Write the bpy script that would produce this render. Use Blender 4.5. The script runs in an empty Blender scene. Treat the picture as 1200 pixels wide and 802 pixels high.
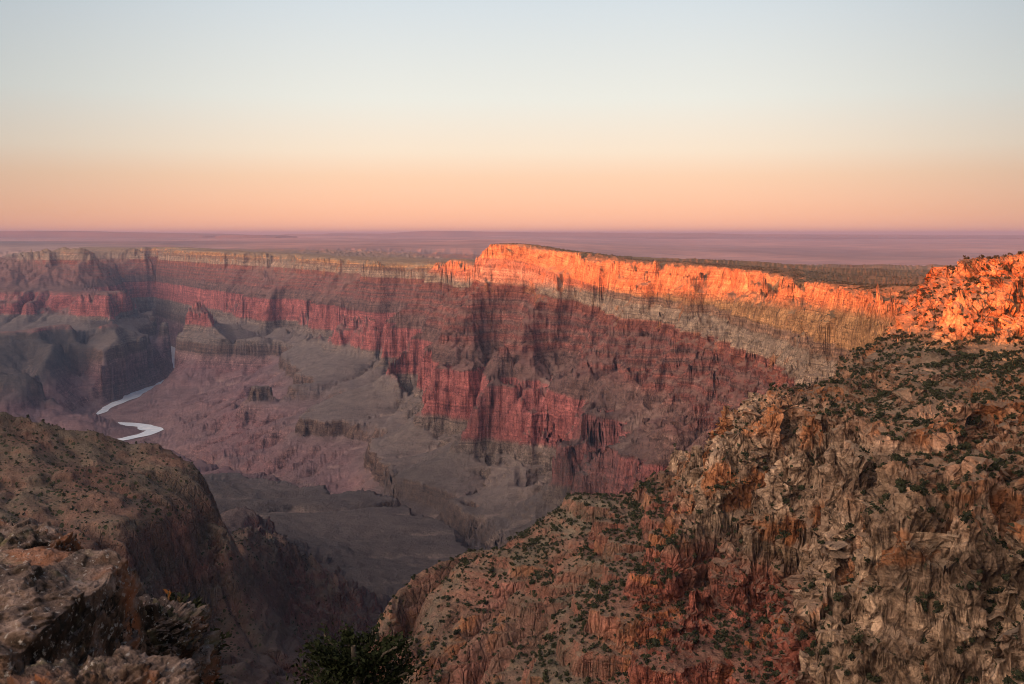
import bpy, math, time, os
import numpy as np
T0 = time.time()
RNG = np.random.default_rng(11)
f4 = np.float32
F = 1167.0                       # focal length in pixels of the 1200 px wide photograph (35 mm lens)
PITCH = math.radians(6.2)
CP, SP = math.cos(PITCH), math.sin(PITCH)

def U(px, py, Y):
    """point seen at (px,py) at forward distance Y metres"""
    u = (px - 600) / F; v = (401 - py) / F
    s = Y / (v * SP + CP)
    return (u * s, Y, (v * CP - SP) * s)

def UZ(px, py, z):
    """point seen at (px,py) at height z"""
    u = (px - 600) / F; v = (401 - py) / F
    s = z / (v * CP - SP)
    return (u * s, (v * SP + CP) * s, z)

def lerp_lines(pts, step):
    out = []
    for a, b in zip(pts[:-1], pts[1:]):
        a = np.array(a, float); b = np.array(b, float)
        n = max(2, int(np.hypot(*(b - a)[:2]) / step) + 1)
        for t in np.linspace(0, 1, n, endpoint=False): out.append(a + (b - a) * t)
    out.append(np.array(pts[-1], float))
    return np.array(out)

def sstep(a, b, v):
    t = np.clip((v - a) / (b - a), 0, 1); return t * t * (3 - 2 * t)

# ------------------------------------------------------------------ noise
def make_n2(n=1024, wl=16.0):
    k = np.fft.fftfreq(n)
    kx, ky = np.meshgrid(k, k)
    r = np.hypot(kx, ky)
    sp = np.exp(-((r - 1 / wl) / (0.45 / wl)) ** 2)
    z = np.fft.ifft2(np.fft.fft2(RNG.normal(size=(n, n))) * sp).real
    return (z / (z.std() * 2.2)).astype(f4)
def make_n3(n=96, wl=8.0):
    k = np.fft.fftfreq(n)
    a, b, c = np.meshgrid(k, k, k, indexing='ij')
    r = np.sqrt(a * a + b * b + c * c)
    sp = np.exp(-((r - 1 / wl) / (0.45 / wl)) ** 2)
    z = np.fft.ifftn(np.fft.fftn(RNG.normal(size=(n, n, n))) * sp).real
    return (z / (z.std() * 2.2)).astype(f4)
def make_cell(n=160, c=20):
    """cells of broken rock: a step and a tilt per cell, and the distance to the next cell"""
    m = n // c
    pts = RNG.uniform(0.06, 0.94, size=(m, m, m, 3)).astype(f4); val = RNG.uniform(-1, 1, size=(m, m, m)).astype(f4); tl = RNG.normal(size=(m, m, m, 3)).astype(f4)
    g = ((np.arange(n) + 0.5) / c).astype(f4)
    X, Y, Z = np.meshgrid(g, g, g, indexing='ij')
    f1 = np.full(X.shape, 9.0, f4); f2 = np.full(X.shape, 9.0, f4); v1 = np.zeros(X.shape, f4); t1 = np.zeros(X.shape, f4)
    def up(a): return a.repeat(c, 0).repeat(c, 1).repeat(c, 2)
    cx, cy, cz = np.floor(X), np.floor(Y), np.floor(Z)
    for dx in (-1, 0, 1):
        for dy in (-1, 0, 1):
            for dz in (-1, 0, 1):
                r = lambda a: up(np.roll(a, (-dx, -dy, -dz), (0, 1, 2)))
                ax = X - (cx + dx + r(pts[..., 0])); ay = Y - (cy + dy + r(pts[..., 1])); az = Z - (cz + dz + r(pts[..., 2]))
                d = np.sqrt(ax * ax + ay * ay + az * az)
                near = d < f1
                f2 = np.where(near, f1, np.minimum(f2, d))
                v1 = np.where(near, r(val), v1)
                t1 = np.where(near, r(tl[..., 0]) * ax + r(tl[..., 1]) * ay + r(tl[..., 2]) * az, t1)
                f1 = np.where(near, d, f1)
    return (v1 + .75 * t1).astype(f4), (f2 - f1).astype(f4)
N2, N3 = make_n2(), make_n3()
CELLV, CELLE = make_cell()

def n2(x, y, wl):
    """smooth noise about -1..1 of wavelength wl metres"""
    n = N2.shape[0]; s = 16.0 / wl
    a = x * s; b = y * s
    ia = np.floor(a).astype(np.int32); ib = np.floor(b).astype(np.int32)
    fa = (a - ia).astype(f4); fb = (b - ib).astype(f4)
    ia &= n - 1; ib &= n - 1
    ja = (ia + 1) & (n - 1); jb = (ib + 1) & (n - 1)
    return (N2[ib, ia] * (1 - fa) + N2[ib, ja] * fa) * (1 - fb) + (N2[jb, ia] * (1 - fa) + N2[jb, ja] * fa) * fb
def fbm2(x, y, wl, octv, gain=0.5, lac=2.03, ridge=False):
    s = np.zeros(np.shape(x), f4); a = 1.0; t = 0.0
    c, sn = 0.8, 0.6
    for i in range(octv):
        v = n2(x + 137.1 * i * wl, y - 71.7 * i * wl, wl)
        if ridge: v = 1 - 2 * np.abs(v)
        s += a * v; t += a; a *= gain; wl /= lac
        x, y = c * x - sn * y, sn * x + c * y
    return s / t
def vol(V, x, y, z):
    n = V.shape[0]
    i = np.floor(x).astype(np.int32); j = np.floor(y).astype(np.int32); k = np.floor(z).astype(np.int32)
    fx = (x - i).astype(f4); fy = (y - j).astype(f4); fz = (z - k).astype(f4)
    i %= n; j %= n; k %= n
    i1 = (i + 1) % n; j1 = (j + 1) % n; k1 = (k + 1) % n
    a = V[i, j, k] * (1 - fx) + V[i1, j, k] * fx
    b = V[i, j1, k] * (1 - fx) + V[i1, j1, k] * fx
    c = V[i, j, k1] * (1 - fx) + V[i1, j, k1] * fx
    d = V[i, j1, k1] * (1 - fx) + V[i1, j1, k1] * fx
    return (a * (1 - fy) + b * fy) * (1 - fz) + (c * (1 - fy) + d * fy) * fz
def n3(x, y, z, wl): s = 8.0 / wl; return vol(N3, x * s, y * s, z * s)
def cellv(x, y, z, size): s = 20.0 / size; return vol(CELLV, x * s, y * s, z * s)
def celle(x, y, z, size): s = 20.0 / size; return vol(CELLE, x * s, y * s, z * s)

# ------------------------------------------------------------------ strata: smooth height <-> stepped height
LAY = [(60, -6, 1.0), (-6, -85, 4.5), (-85, -135, 1.0), (-135, -235, 3.2), (-235, -241, .7), (-241, -252, 4.0), (-252, -262, .6), (-262, -274, 4.0), (-274, -284, .6), (-284, -292, 4.0), (-292, -300, .6)]
z0 = -300
for k in range(5): LAY += [(z0, z0 - 22, 4.0), (z0 - 22, z0 - 56, 0.8)]; z0 -= 56
LAY += [(-580, -655, 0.8), (-655, -735, 5.5), (-735, -748, 1.3), (-748, -865, 5.5), (-865, -905, 1.0), (-905, -925, 2.5), (-925, -1018, 0.65), (-1018, -1098, 6.5),
        (-1098, -1200, 0.8), (-1200, -1225, 1.4), (-1225, -1310, 0.8), (-1310, -1330, 1.4), (-1330, -1452, 0.8), (-1452, -1700, 1.0)]
uu, hh = [60.0], [60.0]
for a, b, g in LAY:
    uu.append(float(b)); hh.append(hh[-1] - (a - b) / g)
TU = np.array(uu[::-1]); TH = np.array(hh[::-1])
TU = np.concatenate([TU, [800.0]]); TH = np.concatenate([TH, [800.0]])
def Tf(h): return np.interp(h, TH, TU)
def Ti(u): return np.interp(u, TU, TH)
def u_of(z, R): return np.where(z < -550, z, (z - R) / (1 + R / 550))      # the dip of the beds fades with depth
def z_of(u, R): return u + R * np.clip(1 + u / 550, 0, 1.4)

# ------------------------------------------------------------------ the map: lines of known position and height
rim_main = [U(505, 309, 8000), U(522, 305, 6600), U(540, 306, 6300), U(553, 311, 5900), U(566, 291, 5500), U(585, 286, 5350), U(640, 292, 5250),
            U(680, 297, 5000), U(690, 303, 4850), U(760, 307, 4400), U(830, 312, 3900), U(880, 317, 3500), U(930, 325, 3100),
            U(970, 333, 2750), U(1000, 338, 2350), U(1040, 336, 1950), U(1068, 334, 1500), U(1088, 326, 1250),
            U(1110, 316, 1080), U(1140, 304, 960), U(1152, 306, 950), U(1175, 299, 920), U(1200, 293, 890), U(1290, 289, 820)]
rim_cam = [(505, 700, -12), (470, 520, -10), (380, 340, -8), (220, 170, -6), (90, 60, -4), (22, 14, -3.0), (4, 4.5, -1.9), (-6, 4.5, -1.9),
           (-20, -8, -2.2), (-90, -90, -3), (-300, -260, -2), (-800, -600, 0), (-1800, -1000, 0), (-4000, -1300, 0)]
rim_far = [U(505, 309, 8000), U(430, 305, 9400), U(330, 299, 10800), U(245, 295, 12000), U(180, 292, 13800), U(100, 290, 16000), U(0, 289, 18600), U(-120, 289, 21000)]
Rp = np.array([rim_main[i] for i in (0, 2, 5, 7, 9, 10, 11, 12, 13, 14, 15, 17, 18, 20)] + [(505, 700, -12), (463, 890, -16), (420, 1080, -30), (380, 740, -4), (300, 520, 6), (150, 620, 30), (0, 800, 30), (120, 480, 24), (0, 0, -1)] + rim_cam[-4:]
              + rim_far + [U(75, 290, 13000), (3000, 5000, -110), (-600, 1300, -20), (-300, 2000, -20)])
def Rsurf(x, y):
    num = np.zeros(np.shape(x)); den = np.zeros(np.shape(x))
    for px, py, pz in Rp:
        w = 1 / ((x - px) ** 2 + (y - py) ** 2 + 110.0 ** 2) ** 1.6
        num += w * pz; den += w
    return num / den + 6

def plain(x, y):
    """the tableland and the desert beyond the canyon"""
    r = np.hypot(x, y)
    t = np.clip(np.arctan2(x, np.maximum(y, 1)) / 0.5, -1.2, 1.2)         # -1 left of frame, 1 right
    sm = lambda a, b, v: np.clip((v - a) / (b - a), 0, 1) ** 2 * (3 - 2 * np.clip((v - a) / (b - a), 0, 1))
    base = -255 - 300 * sm(-0.1, 0.5, t) * sm(6500, 13000, r)
    base = base + (-base - 150) * sm(20000, 130000, r)
    base = base + 45 * fbm2(x, y, 9000, 4) * sm(7000, 20000, r) + 60 * sm(0.15, .5, n2(x, y, 17000)) * sm(14000, 24000, r)
    return base

lines = []                                         # (N,3) arrays of x, y, z
def L(*p, step=20):
    q = lerp_lines(p, step); x, y, z = q.T
    w = sstep(5400, 7000, y) * sstep(-1180, -1080, z) * (z < -215)
    x2 = x + w * (190 * n2(x, y, 1300) + 110 * n2(x, y, 520)); y2 = y + w * (330 * n2(x + 5000, y, 1300) + 150 * n2(x + 5000, y, 560))
    k = (np.hypot(x2, y2) + 1) / (np.hypot(x, y) + 1)
    lines.append(np.stack([x2, y2, z], 1))
L(*rim_main); L(*rim_cam, step=4); L(*rim_far)
# tops behind the rims
def behind(line, dx, dy, dz):
    L(*[(x + dx, y + dy, z + dz) for x, y, z in line])
behind(rim_main[4:7], 120, 260, -22); behind(rim_main[7:14], 260, 260, -14); behind(rim_main[14:], 260, 120, -5)
L(U(690, 297, 5600), U(760, 303, 5500), U(850, 307, 5300), U(950, 312, 5000), U(1040, 318, 4700), U(1120, 322, 4400), U(1250, 325, 4200))
L(U(960, 312, 6300), U(1000, 311, 6300), U(1045, 311, 6300), U(1075, 315, 6200))
L(U(600, 316, 7600), U(700, 316, 7600), U(800, 316, 7600), U(900, 317, 7700), U(1000, 319, 7800), U(1150, 322, 7800), U(1350, 324, 7800))
behind(rim_far, 350, 500, -4)
# main wall: red cliff top and foot
RT, RB_, TT, TB = -652, -866, -1020, -1096
L(UZ(215, 348, RT), UZ(260, 350, RT), UZ(300, 351, RT), UZ(360, 354, RT), UZ(400, 363, RT), UZ(430, 374, RT), UZ(468, 386, RT), UZ(480, 402, RT), UZ(490, 420, RT), UZ(517, 433, RT),
  UZ(545, 432, RT), UZ(570, 437, RT), UZ(572, 441, RT), UZ(572, 455, RT), UZ(586, 457, RT), UZ(600, 460, RT), UZ(604, 456, RT), UZ(620, 459, RT), UZ(643, 461, RT), UZ(647, 458, RT), UZ(651, 471, RT), UZ(665, 468, RT), UZ(700, 482, RT),
  UZ(740, 504, RT), UZ(765, 538, RT), (540, 2420, RT), (560, 2050, RT), (480, 1750, RT), (400, 1620, RT))
L(UZ(205, 378, RB_), UZ(300, 386, RB_), UZ(370, 394, RB_), UZ(405, 403, RB_), UZ(440, 412, RB_), UZ(462, 425, RB_), UZ(478, 450, RB_), UZ(490, 470, RB_), UZ(502, 486, RB_), UZ(530, 490, RB_), UZ(553, 491, RB_), UZ(557, 514, RB_), UZ(580, 520, RB_), UZ(610, 519, RB_), UZ(637, 517, RB_),
  UZ(640, 540, RB_), UZ(644, 570, RB_), UZ(650, 596, RB_), (380, 2700, RB_), (400, 2200, RB_), (330, 1950, RB_))
L(UZ(648, 519, -742), UZ(675, 527, -742), UZ(700, 541, -742), UZ(735, 572, -742), (470, 2350, -742))
# ridges and gullies of the main wall
L(UZ(545, 432, RT), U(540, 405, 4960), U(548, 370, 5150), U(556, 335, 5400), U(566, 293, 5480))
L(UZ(590, 457, RT), U(600, 410, 4600), U(612, 370, 4880), U(622, 330, 5120), U(628, 294, 5240))
L(UZ(665, 468, RT), U(684, 440, 4000), U(698, 400, 4300), U(703, 350, 4640), U(712, 306, 4760))
L(UZ(572, 441, -690), U(576, 425, 4980), U(581, 380, 5160))
L(UZ(647, 462, -690), U(652, 430, 4600), U(657, 385, 4820), U(662, 350, 4940))
L(U(740, 470, 3650), U(750, 420, 3900), U(747, 375, 4150), U(745, 350, 4320))
L(U(752, 480, 3450), U(770, 420, 3560), U(775, 350, 4100), U(778, 312, 4250))
L(U(800, 490, 2850), U(840, 430, 3000), U(850, 370, 3400), U(852, 345, 3620))
L(U(870, 500, 2350), U(900, 440, 2600), U(908, 380, 2950), U(910, 352, 3130))
L(U(985, 420, 2250), U(978, 390, 2400), U(972, 355, 2680))
L(U(535, 372, 5700), U(530, 345, 6000))
L(UZ(468, 386, RT), U(490, 350, 7000), U(505, 330, 6900), U(520, 308, 6600))
L(UZ(505, 415, -600), U(512, 385, 5900), U(520, 350, 6300))
L(UZ(558, 514, RB_), UZ(573, 444, -740), UZ(576, 428, -640), step=8); L(UZ(606, 519, RB_), UZ(604, 462, -740), UZ(606, 446, -640), step=8); L(UZ(640, 535, RB_), UZ(647, 466, -760), UZ(650, 445, -640), step=8); L(UZ(528, 490, RB_), UZ(530, 440, -700), UZ(531, 430, -650), step=8)
# the platform ledges, their feet, the ridges behind them and the gullies between
L(UZ(235, 388, TT), UZ(262, 390, TT), UZ(300, 393, TT), UZ(340, 396, TT), UZ(350, 402, TT), UZ(318, 406, TT), UZ(370, 411, TT), UZ(425, 417, TT), UZ(440, 420, TT), UZ(452, 430, TT), UZ(440, 440, TT), UZ(400, 446, TT), UZ(355, 452, TT), UZ(300, 451, TT))
L(UZ(300, 451, TT), UZ(330, 453, TT), UZ(360, 452, TT))
L(UZ(228, 398, TB), UZ(262, 401, TB), UZ(300, 405, TB), UZ(310, 418, TB), UZ(370, 422, TB), UZ(420, 428, TB)); L(UZ(296, 465, TB), UZ(350, 467, TB), UZ(375, 465, TB), UZ(415, 454, TB), UZ(440, 448, TB))
L(UZ(442, 446, TT), UZ(425, 456, TT), UZ(372, 476, TT), UZ(341, 491, TT), UZ(375, 494, TT), UZ(415, 493, TT), UZ(462, 490, TT), UZ(480, 488, TT))
L(UZ(338, 507, TB), UZ(375, 511, TB), UZ(415, 510, TB), UZ(462, 502, TB), UZ(482, 496, TB))
L(UZ(344, 490, -1026), UZ(372, 473, -990), UZ(435, 446, -935), UZ(475, 427, -885))
L(UZ(484, 496, -1098), UZ(487, 482, -1065), UZ(482, 466, -1020), UZ(484, 452, -950)); L(UZ(418, 455, -1098), UZ(440, 449, -1080), UZ(462, 436, -1000), UZ(470, 426, -930))
L(UZ(482, 496, TT), UZ(460, 510, TT), UZ(434, 527, TT), UZ(438, 541, TT), UZ(462, 544, TT), UZ(487, 545, TT), UZ(480, 550, TT), UZ(455, 560, TT), UZ(445, 566, TT), UZ(462, 576, TT), UZ(490, 582, TT), UZ(522, 586, TT), UZ(560, 600, TT), UZ(590, 612, TT), (100, 2750, TT))
L(UZ(425, 530, TB), UZ(434, 561, TB), UZ(440, 586, TB), UZ(482, 593, TB), UZ(520, 600, TB), UZ(560, 618, TB))
L(UZ(436, 526, -1024), UZ(482, 500, -930), UZ(505, 487, -872)); L(UZ(448, 563, -1026), UZ(500, 540, -950), UZ(522, 526, -905), UZ(545, 505, -880)); L(UZ(600, 605, -1000), UZ(606, 560, -930), UZ(612, 522, -872))
L(UZ(470, 556, -1098), UZ(490, 547, -1078), UZ(516, 534, -1035), UZ(532, 512, -950)); L(UZ(548, 606, -1098), UZ(562, 590, -1070), UZ(576, 560, -1030), UZ(588, 535, -945)); L(UZ(620, 590, -1030), UZ(632, 555, -960))
L(UZ(360, 428, -985), UZ(415, 426, -950), UZ(452, 412, -880))
# river, creek
river = [(-5400, 15200, -1450), U(184, 401, 13450), U(195, 405, 12900), U(203, 411, 12440), U(206, 420, 11660), U(214, 431, 10840), U(211, 442, 10130), U(190, 453, 9510), U(166, 461, 9100), U(146, 470, 8680), U(126, 480, 8250),
         U(112, 489, 7900), U(122, 497, 7620), U(148, 500, 7520), U(170, 502, 7450), U(181, 507, 7290), U(168, 513, 7110), U(148, 518, 6960), (-3300, 6500, -1450), (-4400, 5800, -1450), (-6000, 5000, -1450), (-9000, 4300, -1450)]
river = [(x, y, -1452) for x, y, z in river]
L(*river)
creek = [(-2500, 6850, -1446), UZ(255, 545, -1290), UZ(330, 562, -1235), UZ(400, 588, -1180), UZ(450, 602, -1150), UZ(510, 615, -1120), UZ(535, 633, -1105), UZ(556, 640, -1090), UZ(545, 650, -1075), (20, 2900, -1060), (200, 2300, -980), (270, 1900, -880), (330, 1620, -740), (390, 1400, -520), (440, 1250, -330)]
L(*creek)
L(UZ(60, 484, -1330), UZ(88, 486, -1335), UZ(112, 484, -1312), UZ(130, 489, -1350), UZ(141, 497, -1425))
# slopes right of the river
L(UZ(225, 470, -1435), UZ(250, 445, -1330), UZ(275, 425, -1180), UZ(300, 406, -1084)); L(UZ(210, 500, -1425), UZ(260, 480, -1330), UZ(300, 467, -1090)); L(UZ(235, 515, -1400), UZ(290, 505, -1250), UZ(330, 493, -1120)); L(UZ(255, 540, -1300), UZ(310, 525, -1190), UZ(345, 510, -1090)); L(UZ(345, 555, -1220), UZ(390, 535, -1150), UZ(420, 512, -1090))
L(UZ(220, 418, -1420), UZ(240, 402, -1200)); L(UZ(255, 455, -1400), UZ(300, 440, -1260), UZ(330, 425, -1130)); L(UZ(280, 495, -1330), UZ(320, 480, -1200), UZ(345, 470, -1100)); L(UZ(380, 560, -1215), UZ(425, 535, -1120), UZ(455, 508, -1086))
# left of the river
L(U(30, 300, 13200), U(45, 291, 13050), U(75, 289, 13000), U(108, 293, 12900), U(122, 312, 12400))
L(UZ(-60, 343, RT), UZ(0, 343, RT), UZ(60, 341, RT), UZ(118, 345, RT), UZ(138, 349, RT), UZ(150, 342, RT), UZ(178, 338, RT))
L(UZ(-60, 366, RB_), UZ(0, 367, RB_), UZ(100, 370, RB_), UZ(142, 374, RB_), UZ(165, 366, RB_), UZ(190, 368, RB_))
L((-6000, 8000, -960), UZ(0, 397, -900), UZ(50, 392, -905), UZ(72, 386, -885), UZ(92, 388, -890), UZ(110, 385, -895), UZ(140, 396, -960), UZ(178, 405, -1180), UZ(196, 412, -1400))
L(UZ(-60, 392, -1000), UZ(60, 388, -1000), UZ(140, 391, -1040), UZ(190, 396, -1300))
L(UZ(78, 388, -890), UZ(60, 405, -960), UZ(30, 428, -1040), UZ(20, 445, -1090)); L(UZ(105, 388, -900), UZ(135, 415, -1040), UZ(165, 435, -1260), UZ(178, 445, -1430)); L(UZ(85, 402, -1010), UZ(75, 430, -1180), UZ(100, 455, -1330), UZ(118, 475, -1440))
L(UZ(-40, 440, -1050), UZ(20, 446, -1090), UZ(45, 465, -1200), UZ(70, 480, -1350), UZ(95, 492, -1440)); L(UZ(40, 418, -1080), UZ(30, 452, -1240), UZ(40, 490, -1430)); L(UZ(135, 500, -1430), UZ(105, 502, -1360), UZ(70, 478, -1330))
L((-9500, 7000, -950), (-7000, 6800, -1000))
# left spur
L((-1500, 900, -200), U(-60, 480, 1300), U(0, 488, 1300), U(60, 500, 1330), U(120, 512, 1360), U(190, 527, 1390), U(222, 542, 1390), U(248, 572, 1340), U(262, 600, 1270))
L(U(262, 600, 1270), U(225, 612, 1190), U(180, 622, 1120), U(150, 640, 1040), (-480, 800, -330), (-700, 500, -310), (-900, 300, -300))
L((-1500, 500, -230), U(0, 590, 1130)); L(U(120, 552, 1240), U(60, 556, 1190)); L(U(150, 600, 1150), U(100, 560, 1220))
L(U(276, 640, 1265), U(240, 668, 1180), U(180, 696, 1095), (-400, 850, -440), (-500, 640, -440))
L(U(20, 530, 1250), U(150, 545, 1310), U(215, 570, 1310), U(240, 595, 1260)); L(U(30, 515, 1290), U(190, 540, 1360))
L(*[(x - 20, y + 250, -560 - 40 * (i < 3)) for i, (x, y, z) in enumerate([U(-60, 480, 1300), U(0, 488, 1300), U(60, 500, 1330), U(120, 512, 1360), U(190, 527, 1390), U(222, 542, 1390), U(250, 572, 1370)])], (-330, 1400, -640))
L((-3000, 2200, -600), (-1500, 2400, -850), (-900, 2500, -880))
# dark valley
L(U(252, 722, 1265), U(250, 760, 1190), U(245, 798, 1110)); L(U(300, 690, 1540), U(320, 745, 1440), U(330, 795, 1340)); L(U(285, 655, 1480), U(300, 640, 1900)); L((-150, 640, -430), (-200, 900, -480), (-180, 1150, -560), (-150, 1400, -660), (-120, 1650, -790))
L(U(400, 795, 1700), U(430, 795, 1850), U(520, 795, 1900), (100, 1650, -850)); L(U(400, 720, 2280), U(500, 750, 2150)); L(U(300, 605, 3350), U(285, 640, 2500))
L(U(400, 650, 2900), U(500, 655, 3050)); L(U(285, 560, 4250), U(230, 560, 3700), (-2000, 3300, -850), (-4000, 3500, -900))
L(U(297, 736, 1440), U(340, 715, 1640), U(376, 690, 1950), step=8); L(U(302, 751, 1435), U(346, 729, 1635), U(384, 703, 1940), step=8)
L(U(210, 625, 2500), U(330, 640, 2700), U(380, 640, 2900))
# below the viewpoint
L((0, 30, -34), (0, 60, -70), (0, 150, -160), (0, 400, -330), (0, 560, -345)); L((-120, 250, -260), (-130, 450, -390)); L((140, 200, -150), (90, 420, -270)); L((-60, 20, -40), (-200, 60, -130), (-400, 100, -220), (-900, 100, -290))
L((10, 13, -8), (3, 15, -12), (-6, 13, -9), (-16, 6, -10), (-24, -4, -9), step=2)
L((22, 22, -14), (4, 26, -26), (-14, 24, -24), (-34, 8, -22), step=3)
# near ridge on the right
L(U(1088, 326, 1250), U(1062, 350, 1120), U(1032, 390, 980), U(1000, 418, 920), U(940, 455, 880), U(885, 488, 840), U(852, 530, 770), U(826, 590, 715), U(818, 640, 680), U(850, 690, 640), U(865, 740, 600), U(872, 800, 560), (110, 430, -235))
L(U(1000, 500, 640), U(1000, 600, 555), U(1000, 750, 470)); L(U(1100, 470, 620), U(1100, 600, 480), U(1100, 720, 410)); L(U(1200, 400, 690), U(1200, 500, 560), U(1200, 650, 420), U(1200, 800, 340)); L(U(930, 560, 640), U(935, 650, 560), U(930, 780, 500))
L(U(1230, 383, 800), U(1190, 385, 835), U(1150, 388, 835), U(1112, 397, 815), U(1092, 372, 930), U(1070, 362, 1010))
L(U(1230, 330, 800), U(1190, 332, 845), U(1150, 338, 855), U(1118, 345, 850))
# shrub spur
crest = [U(438, 730, 830), U(455, 700, 850), U(480, 672, 880), U(520, 655, 900), U(560, 642, 910), U(640, 605, 930), U(700, 585, 940), U(790, 545, 950), U(845, 522, 920), U(872, 500, 880)]
L(*crest); L(*[(x - 20, y + 85, z - 170 - 40 * (i < 3)) for i, (x, y, z) in enumerate(crest)], (420, 1060, -330)); L((-90, 1080, -600), (40, 1150, -560), (150, 1200, -520), (320, 1250, -460)); L(U(425, 760, 820), U(415, 800, 790), U(405, 860, 740))
L(U(395, 745, 950), U(385, 800, 900))
L(U(600, 800, 710), U(600, 700, 795), U(600, 640, 880)); L(U(500, 800, 760), U(500, 730, 815)); L(U(700, 650, 790), U(760, 622, 790), U(815, 590, 800))
L(U(640, 790, 640), U(672, 745, 640), U(700, 715, 650), U(760, 680, 660), U(815, 640, 672)); L(U(700, 800, 590), U(760, 790, 565), U(850, 760, 570)); L(U(760, 740, 620), U(820, 700, 630))
L(U(650, 720, 730), U(740, 662, 730), U(810, 620, 735))

# ------------------------------------------------------------------ grid solve (membrane through the lines), then running-water erosion
def rasterise(x0, y0, nx, ny, dx):
    s = np.zeros((ny, nx)); c = np.zeros((ny, nx))
    for l in lines:
        h = Ti(u_of(l[:, 2], Rsurf(l[:, 0], l[:, 1])))
        i = np.round((l[:, 0] - x0) / dx).astype(int); j = np.round((l[:, 1] - y0) / dx).astype(int)
        ok = (i >= 0) & (i < nx) & (j >= 0) & (j < ny)
        np.add.at(s, (j[ok], i[ok]), h[ok]); np.add.at(c, (j[ok], i[ok]), 1)
    m = c > 0
    return np.where(m, s / np.maximum(c, 1), 0), m
def zoom2(a, ny, nx):
    jy = np.linspace(0, a.shape[0] - 1, ny); ix = np.linspace(0, a.shape[1] - 1, nx)
    j = np.minimum(jy.astype(int), a.shape[0] - 2); i = np.minimum(ix.astype(int), a.shape[1] - 2)
    fy = (jy - j)[:, None]; fx = (ix - i)[None]
    j = j[:, None]; i = i[None]
    return (a[j, i] * (1 - fx) + a[j, i + 1] * fx) * (1 - fy) + (a[j + 1, i] * (1 - fx) + a[j + 1, i + 1] * fx) * fy
def solve(x0, y0, nx, ny, dx, edge, lev=6):
    h = None
    for l in range(lev, -1, -1):
        d = dx * 2 ** l
        mx, my = int((nx - 1) * dx / d) + 1, int((ny - 1) * dx / d) + 1
        v, m = rasterise(x0, y0, mx, my, d)
        gx, gy = np.meshgrid(x0 + np.arange(mx) * d, y0 + np.arange(my) * d)
        e = edge(gx, gy)
        b = np.zeros_like(m); b[0] = b[-1] = True; b[:, 0] = b[:, -1] = True
        h = e.copy() if h is None else zoom2(h, my, mx)
        fix = m | b
        val = np.where(m, v, e)
        h = np.where(fix, val, h)
        for it in range(400 if l > 2 else 90):
            h[1:-1, 1:-1] = 0.25 * (h[:-2, 1:-1] + h[2:, 1:-1] + h[1:-1, :-2] + h[1:-1, 2:])
            h = np.where(fix, val, h)
    return h, m
def blur(a, r, n=2):
    for _ in range(n):
        for ax in (0, 1):
            p = np.pad(a, [(r + 1, r) if k == ax else (0, 0) for k in (0, 1)], mode='edge').cumsum(ax)
            k = 2 * r + 1
            a = (p[k:] - p[:-k] if ax == 0 else p[:, k:] - p[:, :-k]) / k
    return a
def erode(h, fixed, iters, K, m=0.5, diff=0.08):
    ny, nx = h.shape; N = ny * nx
    ids = np.arange(N).reshape(ny, nx)
    fx = fixed.ravel().copy()
    for it in range(iters):
        for _ in range(4):                                        # fill small pits
            mn = np.full_like(h, np.inf)
            for dy in (-1, 0, 1):
                for dx_ in (-1, 0, 1):
                    if dx_ or dy: mn = np.minimum(mn, np.roll(np.roll(h, dy, 0), dx_, 1))
            h = np.where(fixed | (h > mn), h, mn + 0.02)
        best = np.zeros((ny, nx)); rec = ids.copy(); Ln = np.ones((ny, nx))
        for dy in (-1, 0, 1):
            for dx_ in (-1, 0, 1):
                if not (dx_ or dy): continue
                q = math.hypot(dx_, dy)
                s = (h - np.roll(np.roll(h, -dy, 0), -dx_, 1)) / q
                b = s > best
                best = np.where(b, s, best); rec = np.where(b, np.roll(np.roll(ids, -dy, 0), -dx_, 1), rec); Ln = np.where(b, q, Ln)
        rec = rec.ravel(); rec[fx] = np.arange(N)[fx]
        d = (rec != np.arange(N)).astype(np.int32); p = rec.copy()
        for _ in range(13):
            d2 = d + d[p]; p = p[p]
            if np.array_equal(d2, d): break
            d = d2
        order = np.argsort(d, kind='stable'); cnt = np.bincount(d); off = np.concatenate([[0], np.cumsum(cnt)])
        A = np.ones(N)
        for l in range(len(cnt) - 1, 0, -1):
            i = order[off[l]:off[l + 1]]; np.add.at(A, rec[i], A[i])
        H = h.ravel().copy(); ff = K * np.minimum(A, 6000) ** m / Ln.ravel()
        for l in range(1, len(cnt)):
            i = order[off[l]:off[l + 1]]; f = ff[i]
            H[i] = (H[i] + f * H[rec[i]]) / (1 + f)
        h = H.reshape(ny, nx)
        lap = np.roll(h, 1, 0) + np.roll(h, -1, 0) + np.roll(h, 1, 1) + np.roll(h, -1, 1) - 4 * h
        h = np.where(fixed, h, h + diff * lap)
    return h, A.reshape(ny, nx)

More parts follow.
